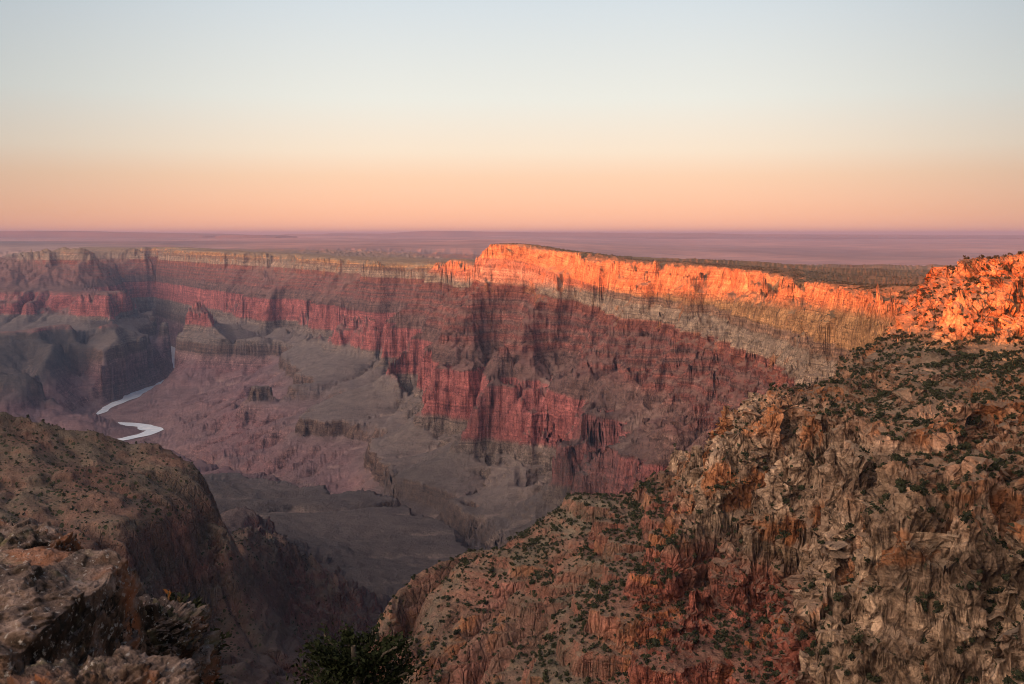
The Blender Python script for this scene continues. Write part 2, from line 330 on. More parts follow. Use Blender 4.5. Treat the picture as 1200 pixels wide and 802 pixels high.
GX0, GY0, GD = -10600.0, -1400.0, 24.0
GNX, GNY = 700, 940
gx, gy = np.meshgrid(GX0 + np.arange(GNX) * GD, GY0 + np.arange(GNY) * GD)
def edge_big(x, y):
    right = x > -200 + 0 * y
    z = np.where(right & (y < 9000), Rsurf(x, y) - 6, np.where(y > 15000, plain(x, y), np.where(y < 0, Rsurf(x, y) - 6, -950.0)))
    return Ti(u_of(z, Rsurf(x, y)))
H0, M0 = solve(GX0, GY0, GNX, GNY, GD, edge_big)
print('solve', round(time.time() - T0, 1))
seed = 9 * fbm2(gx, gy, 300, 4).astype(float)
flat = H0 > Ti(-14.0)
fixed = np.zeros_like(M0); fixed[0] = fixed[-1] = True; fixed[:, 0] = fixed[:, -1] = True
rx, ry = lerp_lines(river, 10)[:, 0], lerp_lines(river, 10)[:, 1]
fixed[np.clip(np.round((ry - GY0) / GD).astype(int), 0, GNY - 1), np.clip(np.round((rx - GX0) / GD).astype(int), 0, GNX - 1)] = True
E0, A0 = erode(H0 + seed * np.where(flat, 0.05, 1), fixed, 18, 0.035)
dl = E0 - H0
det = dl - blur(dl, 13)
det *= .06 + .94 * sstep(-3, -55, H0 - Ti(-6.0))
deepw = np.clip((Ti(-1115.0) - H0) / 30, 0, 1)
G0 = H0 * (1 - .75 * deepw) + .75 * deepw * blur(H0, 2) + (2.6 - 1.5 * sstep(Ti(-880.0), Ti(-940.0), H0) * sstep(Ti(-1160.0), Ti(-1110.0), H0)) * np.clip(det, -40, 7)
print('erode', round(time.time() - T0, 1))
# finer grid round the near slopes
SX0, SY0, SD = -1700.0, -60.0, 5.0
SNX, SNY = 600, 420
SX0 = -1500.0
def sample(G, x0, y0, d, x, y):
    ny, nx = G.shape
    a = np.clip((x - x0) / d, 0, nx - 1.001); b = np.clip((y - y0) / d, 0, ny - 1.001)
    i = a.astype(int); j = b.astype(int); fa = a - i; fb = b - j
    return (G[j, i] * (1 - fa) + G[j, i + 1] * fa) * (1 - fb) + (G[j + 1, i] * (1 - fa) + G[j + 1, i + 1] * fa) * fb
sx, sy = np.meshgrid(SX0 + np.arange(SNX) * SD, SY0 + np.arange(SNY) * SD)
H1, M1 = solve(SX0, SY0, SNX, SNY, SD, lambda x, y: sample(G0, GX0, GY0, GD, x, y), lev=4)
seed = 5 * fbm2(sx, sy, 90, 4).astype(float)
flat = H1 > Ti(-14.0)
fixed = np.zeros_like(M1); fixed[0] = fixed[-1] = True; fixed[:, 0] = fixed[:, -1] = True
E1, A1 = erode(H1 + seed * np.where(flat, 0.05, 1), fixed, 16, 0.035)
dl = E1 - H1; det = dl - blur(dl, 14); det *= .06 + .94 * sstep(-3, -40, H1 - Ti(-6.0))
G1 = H1 + 1.7 * np.clip(det, -40, 10)
wS = np.minimum(np.minimum(sx - SX0, SX0 + SD * (SNX - 1) - sx), np.minimum(sy - SY0 + 200, SY0 + SD * (SNY - 1) - sy)) / 160.0
wS = np.clip(wS, 0, 1)
FL0 = blur(np.clip((np.log2(A0) - 2.5) / 5.5, 0, 1), 0 + 1, 1) * 1.4
FL1 = blur(np.clip((np.log2(A1) - 3.5) / 6, 0, 1), 1, 1) * 1.4
R0 = Rsurf(gx, gy)
SL0 = blur(np.hypot(*np.gradient(blur(H0, 2), GD)), 4)
print('near', round(time.time() - T0, 1))



SUN_DIR = np.array([0.78, 0.626])                                   # direction the low sunlight travels in plan
HRW = float(Ti(-760.0))
RV = lerp_lines(river, 100)
RV = RV[np.argsort(RV[:, 1])]
def sun_block_rise(x, y, bk):
    side = x * SUN_DIR[1] - y * SUN_DIR[0]
    return sstep(600, 3000, bk) * (166 + 235 * sstep(-4700, -8600, side) + 12 * fbm2(x, y, 700, 4))
def height(x, y, fine=True):
    r = np.hypot(x, y)
    R = sample(R0, GX0, GY0, GD, x, y)
    h = sample(G0, GX0, GY0, GD, x, y)
    ins = (x > SX0) & (x < SX0 + SD * (SNX - 1)) & (y > SY0) & (y < SY0 + SD * (SNY - 1))
    w = np.where(ins, sample(wS, SX0, SY0, SD, x, y), 0)
    h = h * (1 - w) + sample(G1, SX0, SY0, SD, x, y) * w
    if fine:
        slope = sstep(-3, -60, h - Ti(-6.0)) 
        nearf = sstep(20, 300, r)
        bigw = (1 - .72 * np.exp(-((h - HRW) / 55) ** 2)) * (1 - .6 * sstep(HRW - 20, HRW - 60, h))
        crag = sstep(40, 190, x - .14 * (y - 700))
        amp = slope * nearf * np.maximum(np.clip(sample(SL0, GX0, GY0, GD, x, y) / .30, .3, 1.3), (.1 + .68 * crag) * sstep(1500, 900, r)) * (1 - .72 * sstep(-150, -350, x) * sstep(1900, 1600, r)) * (1 - .62 * (1 - sstep(-30, 60, x - .25 * (y - 700))) * sstep(1300, 1050, r))
        wx = x + 30 * n2(x, y, 260); wy = y + 30 * n2(x + 999, y, 260)
        benchw = 1 - .72 * sstep(Ti(-880.0), Ti(-925.0), h) * sstep(Ti(-1150.0), Ti(-1110.0), h)
        amp = amp * benchw
        h = h + amp * sstep(900, 2600, r) * bigw * (62 * (fbm2(wx, wy, 900, 2, ridge=True) - .28) + 34 * (fbm2(wx, wy, 340, 3, ridge=True) - .28))
        h = h + amp * sstep(1500, 1100, r) * crag * (10 * (fbm2(wx + 300, wy, 210, 2, ridge=True) - .28) + 2.5 * (fbm2(wx, wy + 70, 60, 3, ridge=True) - .28))
        h = h + amp * (6.5 - 2.3 * sstep(1400, 900, r) + 3 * sstep(300, 900, x) * sstep(1500, 2200, r)) * (fbm2(wx, wy, 95, 4, ridge=True) - .28)
        h = h + amp * 1.6 * fbm2(x, y, 17, 3) * sstep(9000, 3000, r)
        h = h + (1 - amp) * 1.5 * fbm2(x, y, 40, 4) * sstep(5, 60, r)
    bed = 5 * n2(x, y, 900)
    u = Tf(h + bed) - bed * 0.7
    rvx = np.interp(y, RV[:, 1], RV[:, 0])
    whill = .9 * sstep(0, -350, x - rvx) * sstep(5200, 5800, y) * sstep(9700, 9200, y + .0 * x) * sstep(Ti(-840.0), Ti(-880.0), h)
    wsoft = .85 * sstep(1900, 1500, r) * (1 - sstep(-40, 50, x - .25 * (y - 700))) * sstep(30, 120, r)
    us = sum(Tf(h + bed + d) for d in np.linspace(-26, 26, 7)) / 7 - bed * .7
    u = u * (1 - wsoft) + us * wsoft
    uh = sum(Tf(h + d) for d in np.linspace(-75, 75, 9)) / 9
    wval = .92 * sstep(-60, -160, x) * sstep(Ti(-395.0), Ti(-450.0), h) * sstep(2700, 2250, r)
    whill = np.maximum(whill, wval)
    u = u * (1 - whill) + uh * whill
    if fine:
        q = sstep(40, 200, r) * sstep(-8, -30, u) * (0.55 + 0.45 * n2(x, y, 420))
        ua = u + 7 * n2(x, y, 700)
        u = u + q * (np.sin(ua * (2 * math.pi / 17)) * 2.2 + np.sin(ua * (2 * math.pi / 7.3)) * .8 * sstep(4000, 2000, r))
    z = z_of(u, R)
    # outside the canyon grid: tableland and desert
    e = np.minimum(np.minimum(x - GX0, GX0 + GD * (GNX - 1) - x), GY0 + GD * (GNY - 1) - y)
    wo = sstep(900, 0, e) * (y > 2000)
    z = z * (1 - wo) + plain(x, y) * wo
    # tableland far behind the canyon rims merges with the desert
    # river bed
    # unseen tableland behind the viewpoint, raised to keep the low sun off the canyon
    bk = -(x * SUN_DIR[0] + y * SUN_DIR[1])
    z = z + (np.maximum(z, sun_block_rise(x, y, bk)) - z) * sstep(900, 3000, bk)
    lo = -3.0 - 0.62 * np.maximum(y, 0) - .10 * np.abs(x) + .5 * n2(x, y, 6)
    wl = sstep(46, 20, r) * sstep(-3, 1, y)
    z = z * (1 - wl) + lo * wl
    shade_knoll = np.exp(-(((x + 17) / 14.0) ** 2 + ((y + 14) / 14.0) ** 2))  # unseen knoll added behind the camera to shade the foreground rocks
    z = z + 7.5 * shade_knoll
    return z, R, h

# ------------------------------------------------------------------ the polar mesh round the viewpoint
RES = float(os.environ.get('TRES', '1'))
NC, NR = int(1550 * RES), int(1900 * RES)
TH0, TH1 = math.radians(-36), math.radians(36)
def radial_plan(ths, nr):
    rr = np.exp(np.linspace(math.log(2.2), math.log(19500), 2600))
    X = np.sin(ths)[:, None] * rr; Yy = np.cos(ths)[:, None] * rr
    z, _, _ = height(X, Yy, fine=False)
    e = z / rr
    de = np.diff(e, axis=1)
    w = np.where(de > 0, de, -0.22 * de) * 1167 + np.diff(np.log(rr)) * 26
    w = np.clip(w, 0, 6)
    w[:, rr[1:] < 25] *= 0.6
    k = 9
    kz = np.hanning(31); kz /= kz.sum()
    w = np.apply_along_axis(lambda v: np.convolve(np.pad(v, 15, mode='edge'), kz, mode='valid'), 0, w)
    w = np.apply_along_axis(lambda v: np.convolve(v, np.ones(k) / k, mode='same'), 1, w) + 0.004
    c = np.concatenate([np.zeros((len(ths), 1)), np.cumsum(w, 1)], 1)
    out = np.empty((len(ths), nr))
    for a in range(len(ths)):
        out[a] = np.interp(np.linspace(0, c[a, -1], nr), c[a], rr)
    for _ in range(2):
        out[1:-1] = (out[:-2] + 2 * out[1:-1] + out[2:]) / 4
    return out
ths_c = np.linspace(TH0, TH1, 340)
plan = radial_plan(ths_c, NR)
ths = np.linspace(TH0, TH1, NC)
fi = np.interp(ths, ths_c, np.arange(len(ths_c)))
i0 = np.minimum(fi.astype(int), len(ths_c) - 2); ft = (fi - i0)[:, None]
RR = plan[i0] * (1 - ft) + plan[i0 + 1] * ft                       # NC x NR
far_r = np.exp(np.linspace(math.log(19500), math.log(160000), 160))[1:]
RR = np.concatenate([RR, np.tile(far_r, (NC, 1))], 1)
print('plan', round(time.time() - T0, 1))
X = np.sin(ths)[:, None] * RR; Y = np.cos(ths)[:, None] * RR
Z, RS, HS = height(X, Y)
fr = sstep(18500, 19500, RR)
Z = Z * (1 - fr) + plain(X, Y) * fr
print('height', round(time.time() - T0, 1))

def grid_normals(X, Y, Z):
    ax, ay, az = [np.gradient(a, axis=0) for a in (X, Y, Z)]
    bx, by, bz = [np.gradient(a, axis=1) for a in (X, Y, Z)]
    nx, ny, nz = ay * bz - az * by, az * bx - ax * bz, ax * by - ay * bx
    l = np.sqrt(nx * nx + ny * ny + nz * nz) + 1e-9
    s = np.sign(nz + 1e-12)
    return nx / l * s, ny / l * s, nz / l * s
nx, ny, nz = grid_normals(X, Y, Z)
steep = sstep(0.90, 0.62, nz)
# rock texture in the round: blocks, ribs and ledges pushed out along the surface
nearw = sstep(2400, 900, RR) * sstep(14, 60, RR)
blk = np.zeros(X.shape, f4)
sel = (RR < 2400) & (RR > 14)
xs, ys, zs = X[sel], Y[sel], Z[sel]
wob = 5 * n3(xs, ys, zs, 40)
b = 4.6 * cellv(xs + wob, ys - wob, zs * 0.62, 21) + 2.8 * cellv(xs + 77, ys + wob * .5, zs * 0.9, 9) + 1.5 * cellv(xs, ys, zs * .9, 4.4)
b -= 4.6 * sstep(0.20, 0.0, celle(xs + wob, ys - wob, zs * 0.5, 21)) + 1.6 * sstep(0.2, 0, celle(xs + 77, ys + wob * .5, zs * 0.6, 9))
b += 1.0 * n3(xs, ys, zs * 3.0, 14) + .4 * n3(xs, ys, zs, 5)
b += 6.5 * cellv(xs + 2 * wob + 500, ys - 2 * wob, zs * .5, 50) * sstep(350, 600, np.hypot(xs, ys))
for per, am in ((8.5, 1.7), (3.7, .8)):                              # weathered bedding planes
    q = (zs + 3 * n2(xs, ys, 90) + .8 * n2(xs, ys, 20)) / per
    q = np.abs(q - np.round(q)) * 2
    b -= am * sstep(.55, .95, q) * sstep(-.5, .4, n3(xs, ys, zs * 2, 60))
b = np.clip(b, -13, 10)
blk[sel] = b
side = sstep(40, 200, X - .14 * (Y - 700))                      # the near ridge is broken rock, the spurs smoother
D = nearw * np.clip(RR / 620, .35, 1) * blk * (0.22 + 0.78 * steep) * (0.07 + 0.93 * side)
mid = (RR >= 1200) & (RR < 9000)
xm, ym, zm = X[mid], Y[mid], Z[mid]
bm = np.zeros(X.shape, f4)
bm[mid] = np.clip(6 * cellv(xm, ym, zm * .25, 55) + 3.5 * cellv(xm + 99, ym, zm * .4, 24), -8, 8) + 6 * n3(xm, ym, zm * 0.35, 60) + 3 * n3(xm, ym, zm * 2.2, 60)
D += sstep(1200, 2600, RR) * sstep(9000, 7000, RR) * bm * steep * (.4 + .6 * sstep(-130, -260, Z - RS))
X = X + nx * D; Y = Y + ny * D; Z = Z + nz * D * 0.8
print('displace', round(time.time() - T0, 1))

# the river bed and its banks
rsel = (Z < -1180) & (Y > 3500) & (RR < 16500)
P = lerp_lines(river, 60)[:, :2]
xr, yr = X[rsel], Y[rsel]; dm = np.full(xr.shape, 1e9)
for a, b in P: dm = np.minimum(dm, (xr - a) ** 2 + (yr - b) ** 2)
dm = np.sqrt(dm) + 14 * n2(xr, yr, 200)
kz = sstep(60, 210, dm)
Z[rsel] = np.where(dm < 95, np.minimum(-1453.5, Z[rsel]), 0) + np.where(dm >= 95, (-1447 - 3 * (dm < 120)) * (1 - kz) + np.maximum(Z[rsel], -1446) * kz, 0)
nx, ny, nz = grid_normals(X, Y, Z)

# ------------------------------------------------------------------ object helpers
C = bpy.context.scene.collection
def mesh_np(name, V, Fq, mat, smooth=True, attrs=None):
    me = bpy.data.meshes.new(name)
    V = np.asarray(V, f4); Fq = np.asarray(Fq, np.int32)
    k = Fq.shape[1]
    me.vertices.add(len(V)); me.vertices.foreach_set('co', V.ravel())
    me.loops.add(Fq.size); me.loops.foreach_set('vertex_index', Fq.ravel())
    me.polygons.add(len(Fq)); me.polygons.foreach_set('loop_start', np.arange(0, Fq.size, k, dtype=np.int32))
    me.polygons.foreach_set('loop_total', np.full(len(Fq), k, np.int32))
    me.polygons.foreach_set('use_smooth', np.full(len(Fq), smooth, bool))
    for an, av in (attrs or {}).items():
        a = me.attributes.new(an, 'FLOAT', 'POINT'); a.data.foreach_set('value', np.asarray(av, f4).ravel())
    me.update(calc_edges=True)
    if mat: me.materials.append(mat)
    o = bpy.data.objects.new(name, me); C.objects.link(o)
    return o
def tag(o, label=None, cat=None, group=None, kind=None):
    if label: o['label'] = label
    if cat: o['category'] = cat
    if group: o['group'] = group
    if kind: o['kind'] = kind
    return o
HAZE_COL, HAZE_D = (.30, .41, .64, 1), 2.2e-5
SUN_EL, SUN_E, SUN_C, EXPO, SKYN = math.radians(3.9), 5.0, (1.0, .15, .004), 1.4, 0.0
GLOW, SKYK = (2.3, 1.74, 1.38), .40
lin = lambda r, g, b: tuple(((c / 255 + .055) / 1.055) ** 2.4 if c > 10 else c / 3294 for c in (r, g, b))
SKY = [(0, tuple(1.3 * v for v in lin(244, 172, 140))), (.02, tuple(1.25 * v for v in lin(246, 176, 142))), (.039, tuple(1.12 * v for v in lin(252, 190, 152))), (.0735, lin(255, 213, 178)), (.098, lin(250, 229, 204)), (.147, lin(235, 234, 224)), (.235, lin(212, 221, 226)), (.45, lin(128, 148, 172)), (1, lin(66, 88, 124))]
RIVW = [130, 130, 130, 150, 130, 220, 200, 150, 130, 110, 90, 30, 50, 110, 150, 150, 100, 90, 100, 120, 120, 120]
# ------------------------------------------------------------------ materials
class NT:
    def __init__(s, tree): s.t = tree; s.n = tree.nodes; s.l = tree.links
    def add(s, typ, **kw):
        n = s.n.new(typ)
        for k, v in kw.items(): setattr(n, k, v)
        return n
    def put(s, sock, v):
        if isinstance(v, bpy.types.NodeSocket): s.l.new(v, sock)
        elif v is not None: sock.default_value = v
    def math(s, op, a, b=None, c=None, clamp=False):
        n = s.add('ShaderNodeMath', operation=op, use_clamp=clamp)
        s.put(n.inputs[0], a); s.put(n.inputs[1], b)
        if c is not None: s.put(n.inputs[2], c)
        return n.outputs[0]
    def rng(s, v, a, b, c=0.0, d=1.0, smooth=True):
        n = s.add('ShaderNodeMapRange', interpolation_type='SMOOTHSTEP' if smooth else 'LINEAR')
        s.put(n.inputs[0], v)
        for i, q in enumerate((a, b, c, d)): n.inputs[i + 1].default_value = q
        return n.outputs[0]
    def noise(s, vec, scale, det=3.0, rough=0.55, dist=0.0):
        n = s.add('ShaderNodeTexNoise'); s.put(n.inputs['Vector'], vec)
        n.inputs['Scale'].default_value = scale; n.inputs['Detail'].default_value = det; n.inputs['Roughness'].default_value = rough; n.inputs['Distortion'].default_value = dist
        return n.outputs[0]
    def voro(s, vec, scale, feature='F1', out=0, rnd=1.0):
        n = s.add('ShaderNodeTexVoronoi', feature=feature); s.put(n.inputs['Vector'], vec); n.inputs['Scale'].default_value = scale; n.inputs['Randomness'].default_value = rnd
        return n.outputs[out]
    def mix(s, f, a, b, mode='MIX'):
        n = s.add('ShaderNodeMix', data_type='RGBA', blend_type=mode)
        s.put(n.inputs[0], f)
        for k, v in ((6, a), (7, b)):
            s.put(n.inputs[k], (*v, 1) if isinstance(v, tuple) and len(v) == 3 else v)
        return n.outputs[2]
    def ramp(s, f, stops, interp='LINEAR'):
        n = s.add('ShaderNodeValToRGB'); r = n.color_ramp; r.interpolation = interp
        while len(r.elements) < len(stops): r.elements.new(1.0)
        for e, (p, c) in zip(r.elements, stops): e.position = p; e.color = (*c, 1)
        s.put(n.inputs[0], f)
        return n.outputs[0]
    def comb(s, x, y, z):
        n = s.add('ShaderNodeCombineXYZ')
        for i, v in enumerate((x, y, z)): s.put(n.inputs[i], v)
        return n.outputs[0]
    def sep(s, v):
        n = s.add('ShaderNodeSeparateXYZ'); s.put(n.inputs[0], v); return n.outputs
    def attr(s, name): return s.add('ShaderNodeAttribute', attribute_name=name).outputs['Fac']
    def bump(s, h, strength, dist, normal=None):
        n = s.add('ShaderNodeBump'); s.put(n.inputs['Height'], h); n.inputs['Strength'].default_value = strength; n.inputs['Distance'].default_value = dist
        s.put(n.inputs['Normal'], normal)
        return n.outputs[0]
def new_mat(name):
    m = bpy.data.materials.new(name); m.use_nodes = True
    t = NT(m.node_tree); b = m.node_tree.nodes['Principled BSDF']
    b.inputs['Roughness'].default_value = 0.95; b.inputs['Specular IOR Level'].default_value = 0.1
    return m, t, b

def mul(c, k): return tuple(v * k for v in c)
KAIB, TORO, COCO = (.54, .275, .12), (.31, .175, .11), (.37, .26, .18)
HERM, SUPA, SUPB = (.29, .10, .068), (.28, .098, .076), (.20, .115, .095)
REDW, MUAV, BASH = (.40, .132, .118), (.25, .185, .15), (.185, .142, .118)
TAPE, DOXA, DOXB = (.165, .108, .085), (.22, .115, .12), (.27, .165, .155)
STR = [(20, KAIB), (-30, mul(KAIB, .9)), (-82, KAIB), (-92, TORO), (-132, TORO), (-142, COCO), (-228, mul(COCO, 1.05)), (-240, HERM), (-296, HERM),
       (-304, SUPA), (-330, SUPB), (-356, SUPA), (-390, SUPB), (-412, mul(SUPA, 1.1)), (-450, SUPB), (-470, SUPA), (-505, SUPB), (-528, SUPA), (-575, SUPB), (-650, mul(SUPB, .9)),
       (-656, REDW), (-700, mul(REDW, 1.1)), (-780, mul(REDW, .9)), (-862, REDW), (-880, MUAV), (-930, BASH), (-1016, BASH), (-1022, TAPE), (-1097, mul(TAPE, .8)), (-1130, DOXB), (-1240, DOXA), (-1450, DOXB)]

def terrain_mat(name, veg=0.0, talus_amt=0.75, fine=1.0, spot=5.5, plant=True):
    m, t, b = new_mat(name)
    g = t.add('ShaderNodeNewGeometry'); P = g.outputs['Position']; N = g.outputs['Normal']
    px, py, pz = t.sep(P); nz_ = t.sep(N)[2]
    rim = t.attr('rimc')
    ua = t.math('DIVIDE', t.math('SUBTRACT', pz, rim), t.math('ADD', 1.0, t.math('DIVIDE', rim, 550.0)))
    deep = t.math('LESS_THAN', pz, -550.0)
    u = t.math('ADD', t.math('MULTIPLY', deep, pz), t.math('MULTIPLY', t.math('SUBTRACT', 1.0, deep), ua))
    w1 = t.noise(P, 1 / 260, 3); w2 = t.noise(P, 1 / 28, 3)
    uw = t.math('ADD', t.math('ADD', u, t.math('MULTIPLY', t.math('SUBTRACT', w1, .5), 36)), t.math('MULTIPLY', t.math('SUBTRACT', w2, .5), 16))
    f = t.rng(uw, -1460, 30, 0, 1, False)
    col = t.ramp(f, [((s + 1460) / 1490, c) for s, c in sorted(STR, key=lambda q: q[0])])
    # beds: thin light and dark layers
    bv = t.comb(t.math('MULTIPLY', px, .0012), t.math('MULTIPLY', py, .0012), t.math('MULTIPLY', uw, .11))
    bed = t.noise(bv, 1.0, 4, .7)
    bed2 = t.noise(t.comb(t.math('MULTIPLY', px, .004), t.math('MULTIPLY', py, .004), t.math('MULTIPLY', uw, .5)), 1.0, 3, .6)
    col = t.mix(1.0, col, t.ramp(bed, [(.3, (.42, .39, .38)), (.44, (.85, .83, .82)), (.54, (1.02, 1.0, .98)), (.68, (1.45, 1.42, 1.36))]), 'MULTIPLY')
    # water streaks down the cliffs
    st = t.noise(t.comb(t.math('MULTIPLY', px, .035), t.math('MULTIPLY', py, .035), t.math('MULTIPLY', pz, .0035)), 1.0, 4, .65)
    cliff = t.rng(nz_, .80, .50)
    col = t.mix(t.math('MULTIPLY', cliff, t.rng(t.attr('near'), 0, 1, .85, .3)), col, t.mix(1.0, col, t.ramp(st, [(.3, (.36, .33, .32)), (.46, (.95, .95, .95)), (.55, (1.05, 1.05, 1.05)), (.68, (1.5, 1.48, 1.45))]), 'MULTIPLY'))
    # patches of paler and rustier rock
    pt = t.noise(P, 1 / 45.0, 5, .68)
    col = t.mix(1.0, col, t.ramp(pt, [(.3, (.55, .5, .48)), (.5, (1, 1, 1)), (.68, (1.42, 1.42, 1.4))]), 'MULTIPLY')
    rust = t.rng(t.noise(P, 1 / 85.0, 3, .6), .56, .68)
    col = t.mix(t.math('MULTIPLY', t.math('MULTIPLY', rust, t.rng(u, -330, -230)), .85), col, (.46, .185, .075))
    nearm = t.attr('near')
    blk = t.noise(P, 1 / 13.0, 6, .72)
    col = t.mix(nearm, col, t.mix(1.0, col, t.ramp(blk, [(.32, (.42, .38, .36)), (.45, (.95, .93, .91)), (.55, (1.3, 1.3, 1.3)), (.66, (1.85, 1.88, 1.9))]), 'MULTIPLY'))
    ru2 = t.math('MULTIPLY', t.rng(t.noise(P, 1 / 42.0, 4, .6, .4), .54, .63), t.math('MULTIPLY', nearm, .8))
    col = t.mix(ru2, col, (.46, .175, .068))
    lgp = t.noise(P, 1 / 110.0, 3, .6)
    col = t.mix(nearm, col, t.mix(1.0, col, t.ramp(lgp, [(.35, (.62, .6, .56)), (.5, (1, 1, 1)), (.65, (1.3, 1.3, 1.3))]), 'MULTIPLY'))
    # dark joints between the blocks
    jv = t.add('ShaderNodeVectorMath', operation='ADD'); t.put(jv.inputs[0], t.comb(px, py, t.math('MULTIPLY', pz, .45)))
    jn = t.add('ShaderNodeTexNoise'); t.put(jn.inputs['Vector'], P); jn.inputs['Scale'].default_value = 1 / 15.0; jn.inputs['Detail'].default_value = 3
    js = t.add('ShaderNodeVectorMath', operation='SCALE'); t.put(js.inputs[0], jn.outputs['Color']); js.inputs['Scale'].default_value = 9.0
    t.put(jv.inputs[1], js.outputs[0])
    j1 = t.voro(jv.outputs[0], 1 / 13.0, 'DISTANCE_TO_EDGE'); j2 = t.voro(jv.outputs[0], 1 / 4.2, 'DISTANCE_TO_EDGE')
    jm = t.math('MULTIPLY', t.rng(j1, 0, .07, .42, 1), t.rng(j2, 0, .08, .74, 1))
    jm = t.math('ADD', t.math('MULTIPLY', jm, t.rng(nz_, .85, .6, .4, 1)), t.rng(nz_, .85, .6, .6, 0))
    col = t.mix(1.0, col, t.comb(jm, jm, jm), 'MULTIPLY')
    # scree and soil where it is less steep
    soil = t.ramp(t.rng(u, -1460, 30, 0, 1, False), [(0, (.215, .135, .13)), (.2, (.19, .115, .12)), (.28, (.165, .13, .12)), (.40, (.17, .135, .115)), (.45, (.185, .12, .10)), (.60, (.21, .105, .085)), (.78, (.225, .125, .095)), (.86, (.26, .19, .135)), (.975, (.21, .17, .115)), (.99, (.115, .105, .07)), (1, (.10, .095, .062))])
    soil = t.mix(1.0, soil, t.ramp(t.noise(P, 1 / 70.0, 6, .72), [(.3, (.6, .58, .56)), (.5, (1, 1, 1)), (.7, (1.38, 1.36, 1.32))]), 'MULTIPLY')
    sl = t.math('ADD', nz_, t.math('MULTIPLY', t.math('SUBTRACT', t.noise(P, 1 / 22.0, 4, .6), .5), .34))
    tal = t.math('MULTIPLY', t.rng(sl, .64, .86), talus_amt)
    col = t.mix(tal, col, soil)
    # dark grey and tan ground colour where the map says so
    cov = t.attr('cover')
    gcol = t.mix(1.0, (.078, .065, .061), t.ramp(t.noise(P, 1 / 60.0, 6, .74), [(.3, (.55, .55, .55)), (.5, (1, 1, 1)), (.72, (1.5, 1.46, 1.4))]), 'MULTIPLY')
    col = t.mix(t.math('MULTIPLY', cov, t.rng(sl, .45, .8, .8, 1.0)), col, gcol)
    ocol = t.mix(1.0, t.mix(t.rng(t.noise(P, 1 / 90.0, 3, .6), .4, .62), (.165, .14, .10), (.235, .135, .095)), t.ramp(t.noise(P, 1 / 35.0, 6, .74), [(.3, (.5, .5, .48)), (.5, (1, 1, 1)), (.7, (1.6, 1.55, 1.5))]), 'MULTIPLY')
    col = t.mix(t.math('MULTIPLY', t.attr('olive'), t.rng(sl, .45, .8, .6, 1.0)), col, ocol)
    # pale debris along the washes and gullies
    fl = t.math('MULTIPLY', t.rng(t.math('ADD', t.attr('flow'), t.math('MULTIPLY', t.math('SUBTRACT', t.noise(P, 1 / 30.0, 4, .65), .5), .5)), .3, .85), t.rng(sl, .5, .8))
    col = t.mix(t.math('MULTIPLY', fl, .8), col, t.mix(1.0, t.mix(.5, col, (.30, .22, .18)), (1.35, 1.33, 1.3), 'MULTIPLY'))
    # scattered low brush
    if plant:
        vg = t.attr('veg')
        big = t.noise(P, 1 / 130.0, 3, .6)
        flatv = t.comb(px, py, t.math('MULTIPLY', pz, .6))
        dst = t.voro(flatv, 1 / spot); rnd = t.sep(t.voro(flatv, 1 / spot, out=1))[0]
        rad = t.math('MULTIPLY', t.math('MULTIPLY', vg, t.rng(big, .3, .65, .45, 1.15)), t.math('MULTIPLY', rnd, .56))
        dot = t.math('MULTIPLY', t.math('GREATER_THAN', rad, dst), t.rng(nz_, .45, .62))
        col = t.mix(dot, col, t.mix(rnd, (.024, .028, .014), (.05, .055, .028)))
    t.put(b.inputs['Base Color'], col)
    h1 = t.noise(P, 1 / 18.0, 8, .7)
    hv = t.voro(t.comb(px, py, t.math('MULTIPLY', pz, .5)), 1 / 9.0, 'DISTANCE_TO_EDGE')
    h2 = t.math('ADD', t.math('MULTIPLY', bed2, 2.2), t.math('ADD', t.math('MULTIPLY', h1, 8.0), t.math('MULTIPLY', t.math('MULTIPLY', t.math('MINIMUM', hv, .12), 14), cliff)))
    h2 = t.math('ADD', h2, t.math('MULTIPLY', t.math('MULTIPLY', st, t.rng(t.attr('near'), 0, 1, 9.0, 2.0)), cliff))
    t.put(b.inputs['Normal'], t.bump(h2, 1.0 * fine, 1.35))
    return m

M_terr = terrain_mat('canyon_rock', veg=1)
def plain_mat():
    m, t, b = new_mat('desert_ground')
    g = t.add('ShaderNodeNewGeometry'); P = g.outputs['Position']
    px, py, pz = t.sep(P)
    v = t.comb(t.math('MULTIPLY', px, .00012), t.math('MULTIPLY', py, .00005), 0.0)
    a = t.noise(v, 1.0, 6, .6); c = t.noise(P, .0007, 6, .65)
    col = t.ramp(a, [(.3, (.12, .10, .11)), (.45, (.22, .16, .15)), (.55, (.34, .22, .19)), (.7, (.50, .32, .25))])
    near = t.rng(t.math('ADD', t.math('MULTIPLY', px, -.25), py), 7000, 15000)
    green = t.mix(t.rng(c, .35, .65), (.055, .055, .038), (.13, .105, .075))
    col = t.mix(near, green, col)
    col = t.mix(1.0, col, t.ramp(c, [(.3, (.65, .65, .68)), (.7, (1.3, 1.28, 1.25))]), 'MULTIPLY')
    t.put(b.inputs['Base Color'], col)
    return m
M_plain = plain_mat()
def mesa_mat():
    m, t, b = new_mat('mesa_rock')
    g = t.add('ShaderNodeNewGeometry'); n = t.noise(g.outputs['Position'], .0006, 5, .6)
    t.put(b.inputs['Base Color'], t.mix(n, (.05, .045, .05), (.10, .085, .08)))
    return m
M_mesa = mesa_mat()
